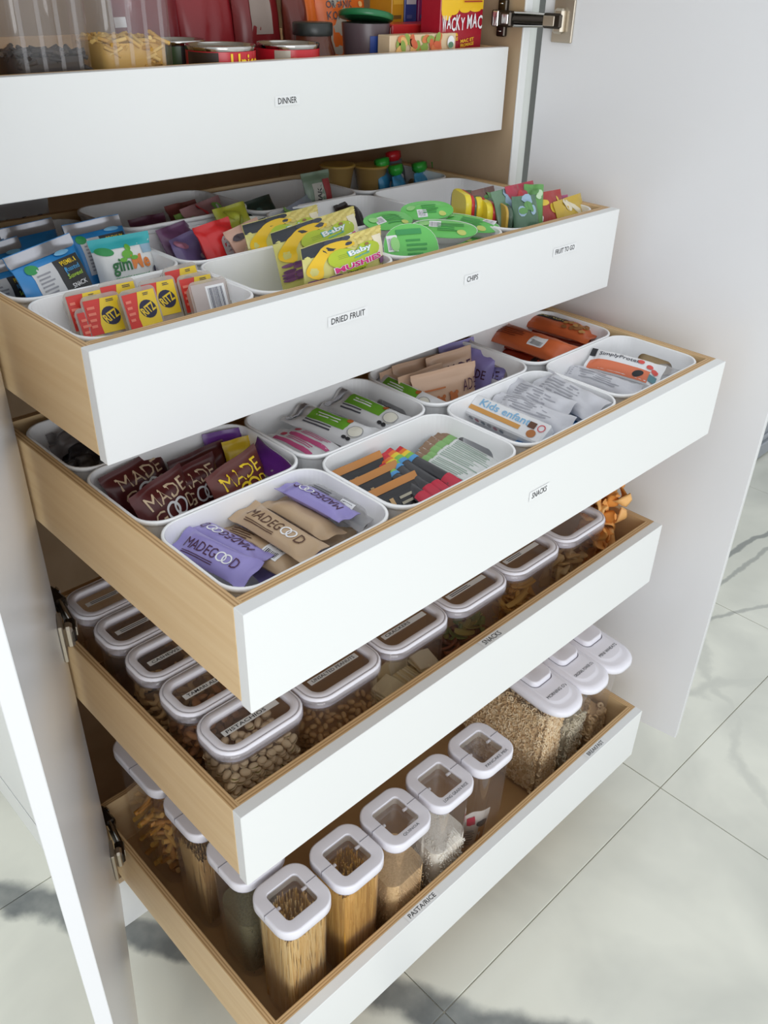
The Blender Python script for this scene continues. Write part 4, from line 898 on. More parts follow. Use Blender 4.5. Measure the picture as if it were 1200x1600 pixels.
q = at(645, 250, 1.372); cap_pouch(min(q.x, .985), q.y, 1.290, .2, 'pouch with a bright red cap at the drawer right rear', mat((196, 36, 44), .3), film((96, 110, 120)), 'mixed fruit pouches')

# ================================================================== fourth drawer: lidded nut and cracker boxes
FB = ZT[3]-PH+.0145; LT = .815
def rect_box(x, y, lx, ly, zb, zt, label, sticker=None, group='clear boxes with white ring lids', stx=0.0, r=.034):
    """clear box with a white ring lid around a clear window"""
    o = empty('lidded_box', (x, y, zb)); tag(o, label, 'container', group); H = zt-zb; lh = .018
    mb = MB(); rings = [rr(lx-.020, ly-.020, r-.008, .0005, 6), rr(lx-.014, ly-.014, r-.006, .004, 6), rr(lx-.008, ly-.008, r-.004, H-lh-.004, 6), rr(lx-.004, ly-.004, r-.002, H-lh, 6)]
    mb.loft(rings, PLASTIC, True, False); sweep(mb, lx, ly, r, [(-.002, H-lh-.0035), (.0016, H-lh-.003), (.002, H-.004), (.0012, H-.004), (.0008, H-lh-.002)], PLASTIC); mb.build('box_body', o)
    mb = MB(); b = .0170                                             # ring profile: skirt, outer edge, crown, inner well
    prof = [(-.003, H-lh), (0, H-lh+.002), (.0004, H-.004), (-.0015, H-.0008), (-.0032, H), (-.0042, H-.0008), (-.0050, H-.0008), (-.0056, H), (-b+.0018, H), (-b+.0006, H-.0008), (-b, H-.0022), (-b-.0005, H-.009), (-b+.004, H-lh+.002), (-.006, H-lh)]
    sweep(mb, lx, ly, r, prof, LIDW); mb.build('lid_ring', o)
    mb = MB(); sweep(mb, lx, ly, r, [(-.0042, H-.0008), (-.0046, H-.0002), (-.0050, H-.0008)], LIDG); sweep(mb, lx, ly, r, [(-.0022, H-lh-.0004), (.0008, H-lh+.0006), (-.0022, H-lh+.0016)], LIDG); mb.build('gasket', o, 'grey seal lines')
    mb = MB(); mb.loft([rr(lx-2*b, ly-2*b, r-b, H-.0075, 6), rr(lx-2*b, ly-2*b, r-b, H-.0062, 6)], WINDOW, True, True); mb.build('lid_window', o)
    if sticker:
        mb = MB(); sf = Surf(lambda a, c, q: (a, c, H-.0060+q)); w_ = lx-2*b-.02
        sf.rect(mb, -w_/2+stx, w_/2+stx, -.0055, .0055, STICK, 1, 1); tw = min(w_-.012, .0068*len(sticker)); (sf.text(mb, sticker, -w_/2+.006+tw/2+stx, 0, tw, .0062, INK, 0, .008) if sticker != '-' else sf.lines(mb, -w_/2+.008, w_/2-.03, -.004, .004, 2, INKS, int(x*900))); mb.build('lettered_sticker', o, 'white strip with printed words')
    return o
PX0 = .0285; LX, LY = .150, .0935; yF = -.5365
NAMES = [('PISTACHIOS', 'lidded box of pistachios at the front left drawer corner'), ('TAMARI ALMONDS', 'lidded box of tamari almonds right behind the pistachio box'), ('CASHEWS', 'lidded box of cashews, third from the front in the left column'),
         ('-', 'nearly dark lidded box, fourth from the front in the left column'), ('-', 'lidded box at the rear of the left column')]
for k, (t, lab) in enumerate(NAMES): rect_box(PX0+LX/2, yF+.0975*k, LX, LY, FB, LT, lab, t)
XF = [PX0+LX/2+.1535*k for k in range(6)]
FN = [None, ('UNSALTED PEANUTS', 'lidded box of peanuts beside the pistachio box'), ('CRACKERS', 'lidded box of square crackers under the sticker lettered in capitals'), ('-', 'lidded box of dark pretzel crumbs in the middle of the front row'), ('-', 'lidded box of yellow plantain strips'), (None, 'lidded box of pita chips at the right end of the front row')]
for k in range(1, 6): rect_box(XF[k], yF-.004, LX, LY, FB, LT, FN[k][1], FN[k][0])
# contents
def heap(name, x0, x1, y0, y1, z0, h_, m, label, seed, bump=.006, cat='food'):
    """filled core below the visible pieces"""
    mb = MB(); nx, ny = 14, 10; v = []
    for j in range(ny+1):
        for i in range(nx+1):
            x = x0+(x1-x0)*i/nx; y = y0+(y1-y0)*j/ny; v.append((x, y, z0+h_+bump*noise.noise(Vector((x*60, y*60, seed)))))
    mb.add(v, [(j*(nx+1)+i, j*(nx+1)+i+1, (j+1)*(nx+1)+i+1, (j+1)*(nx+1)+i) for j in range(ny) for i in range(nx)], m, True)
    e = [i for i in range(nx+1)]+[(j+1)*(nx+1)-1 for j in range(1, ny+1)]+[ny*(nx+1)+i for i in range(nx-1, -1, -1)]+[j*(nx+1) for j in range(ny-1, 0, -1)]
    top = [v[i] for i in e]; mb.loft([[(a, b, z0) for a, b, _ in top], top], m, True, False, False)
    o = mb.build(name); tag(o, label, cat, None, 'stuff'); return o
def nut_mesh(kind, var):
    mb = MB(); rn = random.Random(var)
    if kind == 'pistachio':
        SH = mat((232, 208, 170), .5); GRN_ = mat((140, 140, 70), .6)
        for s_ in (1, -1):
            mb.ell((0, 0, s_*.0008), .0088, .0064, .0060, SH, Matrix.Rotation(s_*.10, 4, 'Y'), 10, 8, lambda x, y, z, s_=s_: (x*(1-.12*x), y, s_*max(0, s_*z)))
        mb.ell((0, 0, 0), .0072, .0052, .0040, GRN_, None, 8, 6)
    elif kind == 'cashew':
        C_ = mat((222, 186, 130), .5); rings = []
        for i in range(9):
            a = math.radians(-105+210*i/8); r = .0042*math.sin(math.pi*(i+.55)/9.1)**.45*(1+.15*(i/8)); c = Vector((.0085*math.cos(a), .0085*math.sin(a), 0)); d = Vector((math.cos(a), math.sin(a), 0))
            rings.append([tuple(c+d*r*math.cos(t)+Vector((0, 0, 1))*r*math.sin(t)) for t in (2*math.pi*q/8 for q in range(8))])
        mb.loft(rings, C_, True, True)
    elif kind == 'almond':
        mb.ell((0, 0, 0), .0115, .0062, .0044, mat((164, 110, 66) if var % 2 else (180, 126, 78), .5), None, 10, 8, lambda x, y, z: (x, y*(1-.35*max(0, x)), z))
    elif kind == 'peanut':
        mb.ell((0, 0, 0), .0075, .0046, .0046, mat((206, 166, 112) if var % 2 else (190, 146, 92), .5), None, 8, 6, lambda x, y, z: (x, y*(1-.10*math.cos(x*4)), z))
    return mb.mesh(kind)
def nuts(kind, label, group, x0, x1, y0, y1, z0, levels, sp, seed, frontrows):
    """pieces against the walls nearest the room and on top of the core"""
    rn = random.Random(seed); ms = [nut_mesh(kind, v) for v in range(3)]; n = 0
    def one(x, y, z):
        nonlocal n
        o = put(kind, ms[n % 3], None, None, (x, y, z)); o.rotation_euler = (rn.uniform(-.6, .6), rn.uniform(-.5, .5), rn.uniform(0, 6.28)); tag(o, label, 'nut', group); n += 1
    j = lambda s_=.25: rn.uniform(-s_, s_)*sp
    for l in range(levels):
        zz = z0+sp*.48+l*sp*.80; nx = int((x1-x0)/sp)
        for i in range(nx+1):
            if l < frontrows: one(min(x1, max(x0, x0+i*sp+(l % 2)*sp*.5+j(.15))), y0+sp*.1+j(.1), zz+j(.12))
        ny = int((y1-y0)/sp)
        for i in range(1, ny+1):
            if l < frontrows: one(x0+sp*.1+j(.1), min(y1, y0+i*sp+j(.15)), zz+j(.12))
    zt_ = z0+sp*.48+(levels-1)*sp*.8
    for i in range(1, int((x1-x0)/sp)+1):
        for q in range(1, int((y1-y0)/sp)+1): one(x0+i*sp+j(), y0+q*sp+j(), zt_+j(.3)+.004)
ix = lambda k: (XF[k]-LX/2+.014, XF[k]+LX/2-.014)
def core(kind, k, y, h_, m, label, seed, col=False, ins=.020):
    cx = XF[k] if not col else XF[0]
    return heap(kind, cx-LX/2+ins, cx+LX/2-ins, y-LY/2+ins, y+LY/2-ins, FB+.003, h_, m, label, seed)
core('pistachio_heap', 0, yF, .072, mat((176, 146, 108), .7), 'mass of pistachios below the countable ones', 1)
nuts('pistachio', 'pale split shell pistachio in the front left lidded box', 'pistachios', PX0+.015, PX0+LX-.015, yF-LY/2+.014, yF+LY/2-.014, FB+.003, 8, .0150, 5, 8)
core('almond_heap', 0, yF+.0975, .080, mat((140, 94, 56), .7), 'mass of almonds below the countable ones', 2, True)
nuts('almond', 'brown almond in the second box of the left column', 'almonds', PX0+.018, PX0+LX-.018, yF+.0975-LY/2+.016, yF+.0975+LY/2-.016, FB+.003, 7, .0185, 6, 7)
core('cashew_heap', 0, yF+.195, .064, mat((180, 144, 96), .7), 'mass of cashews below the countable ones', 3, True)
nuts('cashew', 'pale curved cashew in the third box of the left column', 'cashews', PX0+.020, PX0+LX-.020, yF+.195-LY/2+.018, yF+.195+LY/2-.018, FB+.003, 6, .0190, 7, 6)
core('dried_fruit_heap', 0, yF+.2925, .040, mat((96, 62, 36), .7), 'dark dried fruit in the fourth box of the left column', 4, True, .012)
core('dried_fruit_heap', 0, yF+.390, .050, mat((136, 98, 54), .7), 'brown dried fruit in the rear box of the left column', 5, True, .012)
core('peanut_heap', 1, yF-.004, .042, mat((186, 142, 94), .7), 'mass of peanuts below the countable ones', 6)
nuts('peanut', 'small tan peanut in the box beside the pistachios', 'peanuts', ix(1)[0]+.002, ix(1)[1]-.002, yF-.004-LY/2+.016, yF-.004+LY/2-.016, FB+.003, 6, .0130, 8, 6)
# crackers: leaning stacks of squares
CRM = [mat(c, .6) for c in ((244, 228, 184), (238, 216, 164), (248, 234, 198))]
def sq(w_, t, m):
    mb = MB(); n = 5; v = []
    mb.box(-w_/2, w_/2, -w_/2, w_/2, -t/2, t/2, m, t*.3)
    return mb
cm = [sq(.042, .0042, m).mesh('cracker') for m in CRM]; rn = random.Random(11); cx, cy = XF[2], yF-.004
HOLE = mat((176, 140, 92), .7)
for k in range(30):
    o = put('cracker', cm[k % 3])
    if k < 10: p, r = (cx-.047+rn.uniform(-.003, .003), cy-.016+rn.uniform(-.002, .002), FB+.008+k*.0052), (.03, -.10, rn.uniform(-.08, .08)+.1)
    elif k < 20: i = k-10; p, r = (cx-.018+i*.0048, cy-.014, FB+.028), (0, 1.25, rn.uniform(-.1, .1))
    else: i = k-20; p, r = (cx+.044+rn.uniform(-.003, .003), cy-.014+rn.uniform(-.003, .003), FB+.010+i*.0056), (.06, .12, rn.uniform(-.2, .2)-.1)
    o.location = p; o.rotation_euler = r; tag(o, 'pale square cracker in the box lettered for crackers', 'cracker', 'square crackers')
for k in range(6):
    o = put('cracker', cm[k % 3]); o.location = (cx-.03+k*.016, cy+.022, FB+.034+.004*(k % 2)); o.rotation_euler = (1.3, rn.uniform(-.2, .2), rn.uniform(-.3, .3)); tag(o, 'pale square cracker in the box lettered for crackers', 'cracker', 'square crackers')
# dark crumbs, plantain strips, pita chips
core('pretzel_heap', 3, yF-.004, .030, mat((110, 58, 30), .7), 'dark red brown pretzel crumbs in the middle front box', 9, False, .012)
def strips(name, cat, cx, cy, n, cols, dims, seed, label, group, zr=(.006, .07), flat=True, curl=0.3, shape='strip'):
    rn = random.Random(seed); L, wd, t = dims; ms = []
    for v, c in enumerate(cols):
        mb = MB(); m = mat(c, .6); n_ = 7; rings = []
        if shape == 'tri':
            pts = [(L*.6*math.cos(a), L*.6*math.sin(a)) for a in (.3, 2.5, 4.5)]
            q = []
            for i in range(3):
                for s_ in (.12, .5, .88): a, b = pts[i], pts[(i+1) % 3]; q.append((a[0]+(b[0]-a[0])*s_, a[1]+(b[1]-a[1])*s_))
            f_ = lambda x, y, z: (x, y, z+curl*8*(x*x-y*y))
            mb.loft([[f_(x*.95, y*.95, -t/2) for x, y in q], [f_(x, y, 0) for x, y in q], [f_(x*.95, y*.95, t/2) for x, y in q], [f_(x*.1, y*.1, t/2+.0006) for x, y in q]], m, True, True)
        else:
            for i in range(n_):
                x = L*(i/(n_-1)-.5); z = curl*L*(x/L)**2*2; k = 1-.35*abs(2*i/(n_-1)-1)**3; tw = .5*math.sin(v+i*.5)
                rings.append([(x, wd/2*k*a, z+t/2*b+tw*a*.003) for a, b in ((-1, 0), (-.7, -1), (.7, -1), (1, 0), (.7, 1), (-.7, 1))])
            mb.loft(rings, m, True, True)
        ms.append(mb.mesh(name))
    for k in range(n):
        o = put(name, ms[k % len(ms)], None, None, (cx+rn.uniform(-1, 1)*(LX/2-.014-L*.42), cy+rn.uniform(-1, .9)*(LY/2-.016-L*.25), FB+rn.uniform(*zr))); o.rotation_euler = (rn.uniform(-1, 1)*(.5 if flat else 1.4), rn.uniform(-.5, .5), rn.uniform(0, 6.28)); tag(o, label, cat, group)
strips('pretzel_piece', 'snack', XF[3], yF-.004, 26, [(128, 66, 34), (150, 84, 40), (104, 52, 28)], (.034, .010, .006), 21, 'dark brown pretzel piece in the middle front box', 'pretzel pieces', (.028, .045))
strips('vegetable_crisp', 'snack', XF[3], yF, 16, [(110, 120, 50), (150, 132, 60)], (.036, .014, .003), 22, 'greenish crisp lying on the dark pretzel pieces', 'vegetable crisps', (.045, .062))
strips('plantain_strip', 'snack', XF[4], yF-.004, 44, [(214, 160, 70), (196, 138, 54), (224, 176, 92)], (.050, .013, .003), 23, 'yellow plantain strip in the fifth front box', 'plantain strips', (.008, .06))
strips('pita_chip', 'snack', XF[5], yF-.004, 34, [(218, 182, 124), (204, 164, 104), (226, 196, 144)], (.040, .02, .004), 24, 'triangular pita chip in the rightmost lidded box', 'pita chips', (.012, .085), False, .3, 'tri')
# open bag heap of dried mango at the right end
cxm = 1.000
def mango(k, rn):
    mb = MB(); n_ = 8; rings = []; L = .050; ph = k*1.7
    for i in range(n_):
        t = i/(n_-1); x = L*(t-.5); wv = .007*math.sin(t*7+ph); k_ = .35+.65*math.sin(math.pi*min(max(t, .06), .94)); tw = .9*math.sin(ph+t*3)
        rings.append([(x, .016*k_*a*math.cos(tw)-b*.003*math.sin(tw), wv+.016*k_*a*math.sin(tw)+b*.003*math.cos(tw)) for a, b in ((-1, 0), (-.5, -1), (.5, -.8), (1, 0), (.5, 1), (-.5, .8))])
    mb.loft(rings, mat(((238, 170, 92), (230, 152, 72), (244, 188, 116))[k % 3], .5), True, True); return mb.mesh('dried_mango_slice')
rn = random.Random(31); mm = [mango(k, rn) for k in range(6)]
for k in range(46):
    t = k/45; zz = FB+.02+t*.158; rad = .028
    o = put('dried_mango_slice', mm[k % 6], None, None, (cxm-.020+rn.uniform(-1, 1)*rad, yF-.002+rn.uniform(-1, 1)*rad*1.3, zz)); o.rotation_euler = (rn.uniform(-1.4, 1.4), rn.uniform(-1.3, 1.3), rn.uniform(0, 6.28)); tag(o, 'orange dried mango slice heaped at the right end of its drawer', 'dried fruit', 'dried mango slices')

# ================================================================== bottom drawer: pasta and cereal
B5 = ZT[4]-PH+.0145; T5 = .470
def square_box(x, y, sx, sy, label, text=None, zb=B5, zt=T5, window=True, group='tall clear boxes with white flip lids'):
    o = empty('tall_lidded_box', (x, y, zb)); tag(o, label, 'container', group); H = zt-zb; lh = .022; r = .029
    mb = MB(); mb.loft([rr(sx-.024, sy-.024, r-.006, .0005, 6), rr(sx-.018, sy-.018, r-.004, .005, 6), rr(sx-.011, sy-.011, r-.004, H-lh-.006, 6), rr(sx-.006, sy-.006, r-.002, H-lh, 6)], PLASTIC, True, False); mb.build('box_body', o)
    mb = MB(); b = .0215 if window else .03
    prof = [(-.004, H-lh), (-.001, H-lh+.001), (.0008, H-lh+.004), (.0008, H-.0036), (.0005, H-.0018), (-.0005, H-.0006), (-.0020, H), (-.0028, H), (-b+.0014, H), (-b+.0007, H-.0002), (-b, H-.0010), (-b, H-.0016), (-b, H-.0050), (-b+.003, H-.0060), (-.010, H-lh)]
    sweep(mb, sx, sy, r, prof, LIDW, None, True, 8)
    if window: sweep(mb, sx, sy, r, [(-b+.0002, H-.0040), (-b, H-.0185)], TRAY, None, False, 8)
    if not window: mb.loft([rr(sx-2*b+.004, sy-2*b+.004, r*.4, H-.003, 6), rr(sx-2*b+.004, sy-2*b+.004, r*.4, H-.0003, 6)], LIDW, True, True)
    mb.build('lid_frame', o)
    mb = MB(); X0, X1 = -sx/2-.0009, -sx/2+b
    mb.box(X0, X1-.001, .002, .0034, H-.010, H+.0003, mat((150, 148, 158), .5)); mb.build('lid_seam', o)
    mb = MB(); mb.box(sx/2-b+.001, sx/2+.0009, .002, .0034, H-.010, H+.0003, mat((150, 148, 158), .5)); mb.build('lid_seam', o)
    if window:
        mb = MB(); iw, il = sx-2*b, sy-2*b
        mb.loft([rr(iw, il, .010, H-.019, 5), rr(iw, il, .010, H-.0175, 5)], WINDOW, True, True); mb.build('lid_window', o)
        for s_ in (1, -1):
            mb = MB(); mb.tube([(s_*(iw/2-.008), .0027, H-.009), (s_*(iw/2+.0015), .0027, H-.009)], .003, mat((214, 208, 212), .2), 10); mb.build('hinge_pin', o)
    mb = MB(); sweep(mb, sx, sy, r, [(-.0045, H-lh-.0022), (-.0015, H-lh-.0012), (-.0045, H-lh-.0002)], LIDG); mb.build('gasket', o, 'grey seal line')
    if text:
        mb = MB(); sf = Surf(lambda a, c, q: (a, c, H-.00025+q)); sf.text(mb, text, 0, -sy/2+.0125, min(.062, .0062*len(text)), .0062, INKS); mb.build('lettering', o, 'grey printed words')
    return o
XS = [.1035, .2185, .3325, .4475, .5635]; YS = -.6115; SQ = .104
square_box(XS[0], YS, SQ, SQ, 'tall lidded box of spaghetti at the front left corner')
square_box(XS[1], YS-.002, SQ, SQ, 'tall lidded box packed full with golden spaghetti, second from left')
square_box(XS[2], YS-.002, SQ, SQ, 'tall lidded box of tan quinoa', 'QUINOA')
square_box(XS[3], YS-.001, SQ, SQ, 'tall lidded box of white rice', 'LONG GRAIN RICE')
square_box(XS[4], YS, SQ, SQ, 'tall lidded box holding a small packet and clips, right of the rice', 'PANCAKE MIX')
square_box(.1005, -.211, SQ, .166, 'long lidded box of amber pasta at the rear left', None, B5, T5, False)
square_box(.1005, -.362, SQ, .118, 'tall lidded box of thin noodles, third from the front on the left', None, B5, T5, False)
square_box(.1005, -.492, SQ, .114, 'tall lidded box of dark greenish pasta directly behind the spaghetti', None, B5, T5, False)
def sticks(name, x, y, w_, n, L, col, seed, label, lean=.05, r=.0011, cat='pasta', spread=None):
    mb = MB(); rn = random.Random(seed); ms = [mat(c, .5) for c in col]
    for k in range(n):
        a = rn.uniform(-1, 1)*w_/2; b = rn.uniform(-1, 1)*w_/2
        if k % 5 < 3: (a, b) = ((a, -w_/2+rn.uniform(0, .006)) if k % 2 else (-w_/2+rn.uniform(0, .006), b))
        l = L*rn.uniform(.92, 1.0); tx = max(-w_/2, min(w_/2, a+rn.gauss(0, lean)*l)); ty = max(-w_/2, min(w_/2, b+rn.gauss(0, lean)*l))
        p0, p1 = Vector((a, b, .004)), Vector((tx, ty, l)); d = (p1-p0).normalized(); u = d.orthogonal().normalized(); v = d.cross(u)
        rg = [[tuple(p+(u*math.cos(t)+v*math.sin(t))*r) for t in (0, 2.1, 4.2)] for p in (p0, p1)]
        mb.loft(rg, ms[k % len(ms)], True, True, False)
    o = mb.build(name, None, None, (x, y, B5)); tag(o, label, cat, None, 'stuff'); return o
sticks('spaghetti', XS[0], YS, .074, 420, .252, [(232, 196, 126), (220, 178, 104), (238, 208, 146)], 1, 'loose pale spaghetti strands leaning in the front left box', .055)
sticks('spaghetti', XS[1], YS-.002, .075, 760, .250, [(214, 164, 74), (200, 148, 60), (226, 180, 92)], 2, 'dense golden spaghetti in the second tall box', .03)
sticks('noodles', .1005, -.362, .070, 240, .20, [(190, 156, 100), (170, 132, 80)], 3, 'thin dry noodles in the third box from the front', .05)
def grain(name, x, y, w_, h_, cols, seed, label, gsz, n, cat='grain'):
    m, nt, b, nn, l = nodes(name+'_grains'); tc = nn('ShaderNodeTexCoord'); vo = nn('ShaderNodeTexVoronoi'); vo.inputs['Scale'].default_value = 420; l(tc.outputs['Object'], vo.inputs[0])
    rp = ramp(nn, [(.0, lin(cols[0])), (1, lin(cols[1]))]); sx = nn('ShaderNodeSeparateColor'); l(vo.outputs['Color'], sx.inputs[0]); l(sx.outputs[0], rp.inputs[0]); l(rp.outputs[0], b.inputs['Base Color']); b.inputs['Roughness'].default_value = .7
    mb = MB(); rings = [rr(w_-.014, w_-.014, .018, .003, 6)]
    for t in (.06, .5, .8, 1): rings.append([(px*(.965+.035*t), py*(.965+.035*t), h_*t*(1+.06*(py/w_)+.05*noise.noise(Vector((px*30, py*30, seed))) if t == 1 else 1)) for px, py, _ in rr(w_, w_, .020, 0, 6)])
    mb.loft(rings, m, True, False); top = rings[-1]; c = (0, 0, h_*1.02); mb.add(top+[c], [(i, (i+1) % len(top), len(top)) for i in range(len(top))], m, True)
    rn = random.Random(seed); ms = [mat(q, .6) for q in cols]
    for k in range(n):
        f = rn.random(); zz = rn.uniform(.004, h_*.95)
        if f < .45: p = (rn.uniform(-.4, .4)*w_, -w_/2, zz)
        elif f < .7: p = (-w_/2, rn.uniform(-.4, .4)*w_, zz)
        else: q = (rn.uniform(-.42, .42)*w_, rn.uniform(-.42, .42)*w_); p = (q[0], q[1], h_*(1+.06*q[1]/w_))
        X = Matrix.Translation(p) @ Matrix.Rotation(rn.uniform(0, 6), 4, 'Z') @ Matrix.Rotation(rn.uniform(0, 3), 4, 'Y')
        mb.ell((0, 0, 0), gsz*1.7, gsz*.7, gsz*.7, ms[k % 2], X, 4, 3)
    o = mb.build(name, None, None, (x, y, B5)); tag(o, label, cat, None, 'stuff'); return o
grain('quinoa', XS[2], YS-.002, .088, .165, ((222, 190, 144), (202, 168, 122)), 3, 'tan quinoa filling half of its tall box', .0011, 900)
grain('rice', XS[3], YS-.001, .088, .150, ((240, 236, 226), (222, 214, 200)), 4, 'white long grain rice filling half of its tall box', .0018, 900)
grain('pasta_shapes', .1005, -.492, .080, .150, ((122, 118, 82), (96, 92, 60)), 5, 'dark greenish pasta in the box behind the spaghetti', .0014, 300, 'pasta')
rn = random.Random(41); RM = []
for c in ((206, 150, 62), (186, 126, 46), (216, 168, 84)):                 # tube pasta in the rear box
    mb = MB(); mb.tube([(-.02, 0, 0), (0, 0, .0015), (.02, 0, 0)], .0055, mat(c, .45), 8); RM.append(mb.mesh('pasta_tube'))
for k in range(110):
    t = k/110; a = rn.uniform(-.036, .036); b = rn.uniform(-.062, .062)
    if k % 3: (a, b) = ((a, -.062) if k % 2 else (-.036, b))
    o = put('pasta_tube', RM[k % 3], None, None, (.1005+a*.75, -.211+b*.85, B5+.012+t*.150)); o.rotation_euler = (rn.uniform(-1, 1), rn.uniform(-1, 1), rn.uniform(0, 6.28)); tag(o, 'amber pasta tube in the long rear left box', 'pasta', 'amber pasta tubes')
# small packet with a dark round clip inside the fifth box
x5, y5 = XS[4], YS
mb = MB(); sf = pillow(mb, .058, .125, .020, film((226, 220, 212)), 61, .008, 2.6, .003); pb = MB(); sf.rect(pb, .004, .022, .02, .09, mat((206, 160, 110), .5), 3, 6); sf.ell(pb, .010, .095, .013, .010, mat((60, 52, 46), .5)); sf.rect(pb, -.024, -.006, .095, .115, mat((196, 40, 70), .5), 3, 3); sf.lines(pb, -.024, 0, .02, .08, 7, GREYT, 3)
M_ = frame_m(Vector((.92, -.39, 0)).normalized(), Vector((-.05, -.12, .99)).normalized(), Vector((.92, -.39, 0)).normalized().cross(Vector((-.05, -.12, .99)).normalized()), (x5-.008, y5-.006, B5+.006))
pack('mix_packet', M_, mb, 'small pale packet with pancake print inside the fifth tall box', 'packet', None, pb)
# cereal dispensers
def dispenser(x, text, label):
    y0, y1 = -.648, -.405; w_ = .089; H = .302; o = empty('cereal_dispenser', (x, (y0+y1)/2, B5)); tag(o, label, 'container', 'cereal dispensers'); d = y1-y0
    mb = MB(); n = 8
    def rg(z, k, fr): return rr(w_-k, d-k-fr, .032, z, n, 0, fr/2)
    mb.loft([rg(.0005, .014, .012), rg(.006, .008, .010), rg(H*.55, .003, .005), rg(H-.034, 0, 0)], PLASTIC, True, False); mb.build('box_body', o)
    mb = MB(); sl = lambda py: .020*((py+d/2)/d)                        # lid slopes gently down to the spout
    def lr(k, z, dy=0): return [(px, py-dy, z+sl(py)-.012) for px, py, _ in rr(w_+2*k, d+2*k+dy, .036+k, 0, n)]
    mb.loft([lr(-.004, H-.030), lr(.003, H-.028, .004), lr(.0048, H-.021, .014), lr(.0044, H-.013, .014), lr(.002, H-.0085, .013), lr(-.003, H-.0065, .012), lr(-.0045, H-.0063, .011), lr(-.0085, H-.0060, .008), lr(-.0095, H-.0055, .006), lr(-.0115, H-.0032, .004), lr(-.013, H-.003, .004), lr(-.030, H-.003)], LIDW, False, True); mb.build('lid', o)
    sp = lambda a, c, q: (a, c, H-.003+sl(c)-.012+q)
    mb = MB(); pts = rr(.064, .096, .016, 0, 6, 0, -.016); up = lambda k, h_, s_: [(px*s_, (py+.016)*s_-.016, H-.003+sl(py)-.012+h_) for px, py, _ in pts]
    mb.loft([up(0, .0002, 1), up(0, .009, .985), up(0, .0115, .96), up(0, .0123, .93), up(0, .0125, .90), up(0, .0125, .3)], LIDW, False, True); mb.build('flip_cap', o)
    mb = MB(); rgx = lambda s_, h_: [(px*s_, (py+.016)*s_-.016, H-.003+sl(py)-.012+h_) for px, py, _ in pts]
    mb.loft([rgx(1.0, .0004), rgx(1.045, .0006)], mat((120, 116, 126), .5)); mb.build('cap_groove', o, 'grey groove around the cap')
    mb = MB(); mb.box(-.016, .016, d/2-.06, d/2-.045, H-.002, H+.012, LIDW, .003); mb.build('cap_hinge', o)
    sf = Surf(sp); mb = MB(); sf.text(mb, text, 0, -d/2+.026, min(.064, .0056*len(text)), .0075, INK); mb.build('lettering', o, 'dark printed words')
    return o
XC = [.790, .885, .9755]
dispenser(XC[0], 'MORNING O\'s', 'cereal dispenser full of oat rings, nearest the small packet box'); dispenser(XC[1], 'ORIGINAL POWER O\'s', 'cereal dispenser in the middle of the three'); dispenser(XC[2], 'MINI WHEATS', 'cereal dispenser at the right end beside the door')
def cereal(x, n, cols, R0, r0, h_, seed, label, name):
    y0, y1 = -.635, -.412; w_ = .082; mb = MB(); rn = random.Random(seed); ms = [mat(c, .65) for c in cols]
    base = [[(px, py, z) for px, py, _ in rr(w_-.012, (y1-y0)-.016, .026, 0, 6)] for z in (.006, h_-.008)]; mb.loft(base, ms[0], True, True)
    d = y1-y0
    tor = []; fs = []
    for i in range(9):
        a = 2*math.pi*i/9
        for j in range(5): b = 2*math.pi*j/5; rr_ = R0+r0*math.cos(b); tor.append((rr_*math.cos(a), rr_*math.sin(a), r0*math.sin(b)))
    for i in range(9):
        for j in range(5): fs.append((i*5+j, ((i+1) % 9)*5+j, ((i+1) % 9)*5+(j+1) % 5, i*5+(j+1) % 5))
    for k in range(n):
        f = rn.random(); z = rn.uniform(.006, h_)
        if f < .42: p = (-w_/2+.006, rn.uniform(-d/2+.012, d/2-.01), z)
        elif f < .72: p = (rn.uniform(-w_/2+.012, w_/2-.01), -d/2+.006, z)
        else: p = (rn.uniform(-w_/2+.008, w_/2-.008), rn.uniform(-d/2+.01, d/2-.01), h_-.004+rn.uniform(-.006, .006))
        X = Matrix.Translation(p) @ Matrix.Rotation(rn.uniform(0, 3), 4, 'X') @ Matrix.Rotation(rn.uniform(0, 3), 4, 'Y'); mb.add(tor, fs, ms[k % len(ms)], True, X)
    o = mb.build(name, None, None, (x, (y0+y1)/2, B5)); tag(o, label, 'cereal', None, 'stuff'); return o
cereal(XC[0], 2600, [(222, 194, 150), (236, 212, 172), (206, 172, 126), (240, 220, 184)], .0036, .0016, .235, 1, 'pale oat ring cereal filling the first dispenser', 'oat_ring_cereal')
cereal(XC[1], 700, [(206, 196, 170), (218, 208, 184)], .0036, .0017, .150, 2, 'greyish ring cereal in the middle dispenser', 'ring_cereal')
cereal(XC[2], 500, [(206, 172, 128), (220, 190, 148)], .0050, .0030, .10, 3, 'brown wheat cereal low in the right end dispenser', 'wheat_cereal')

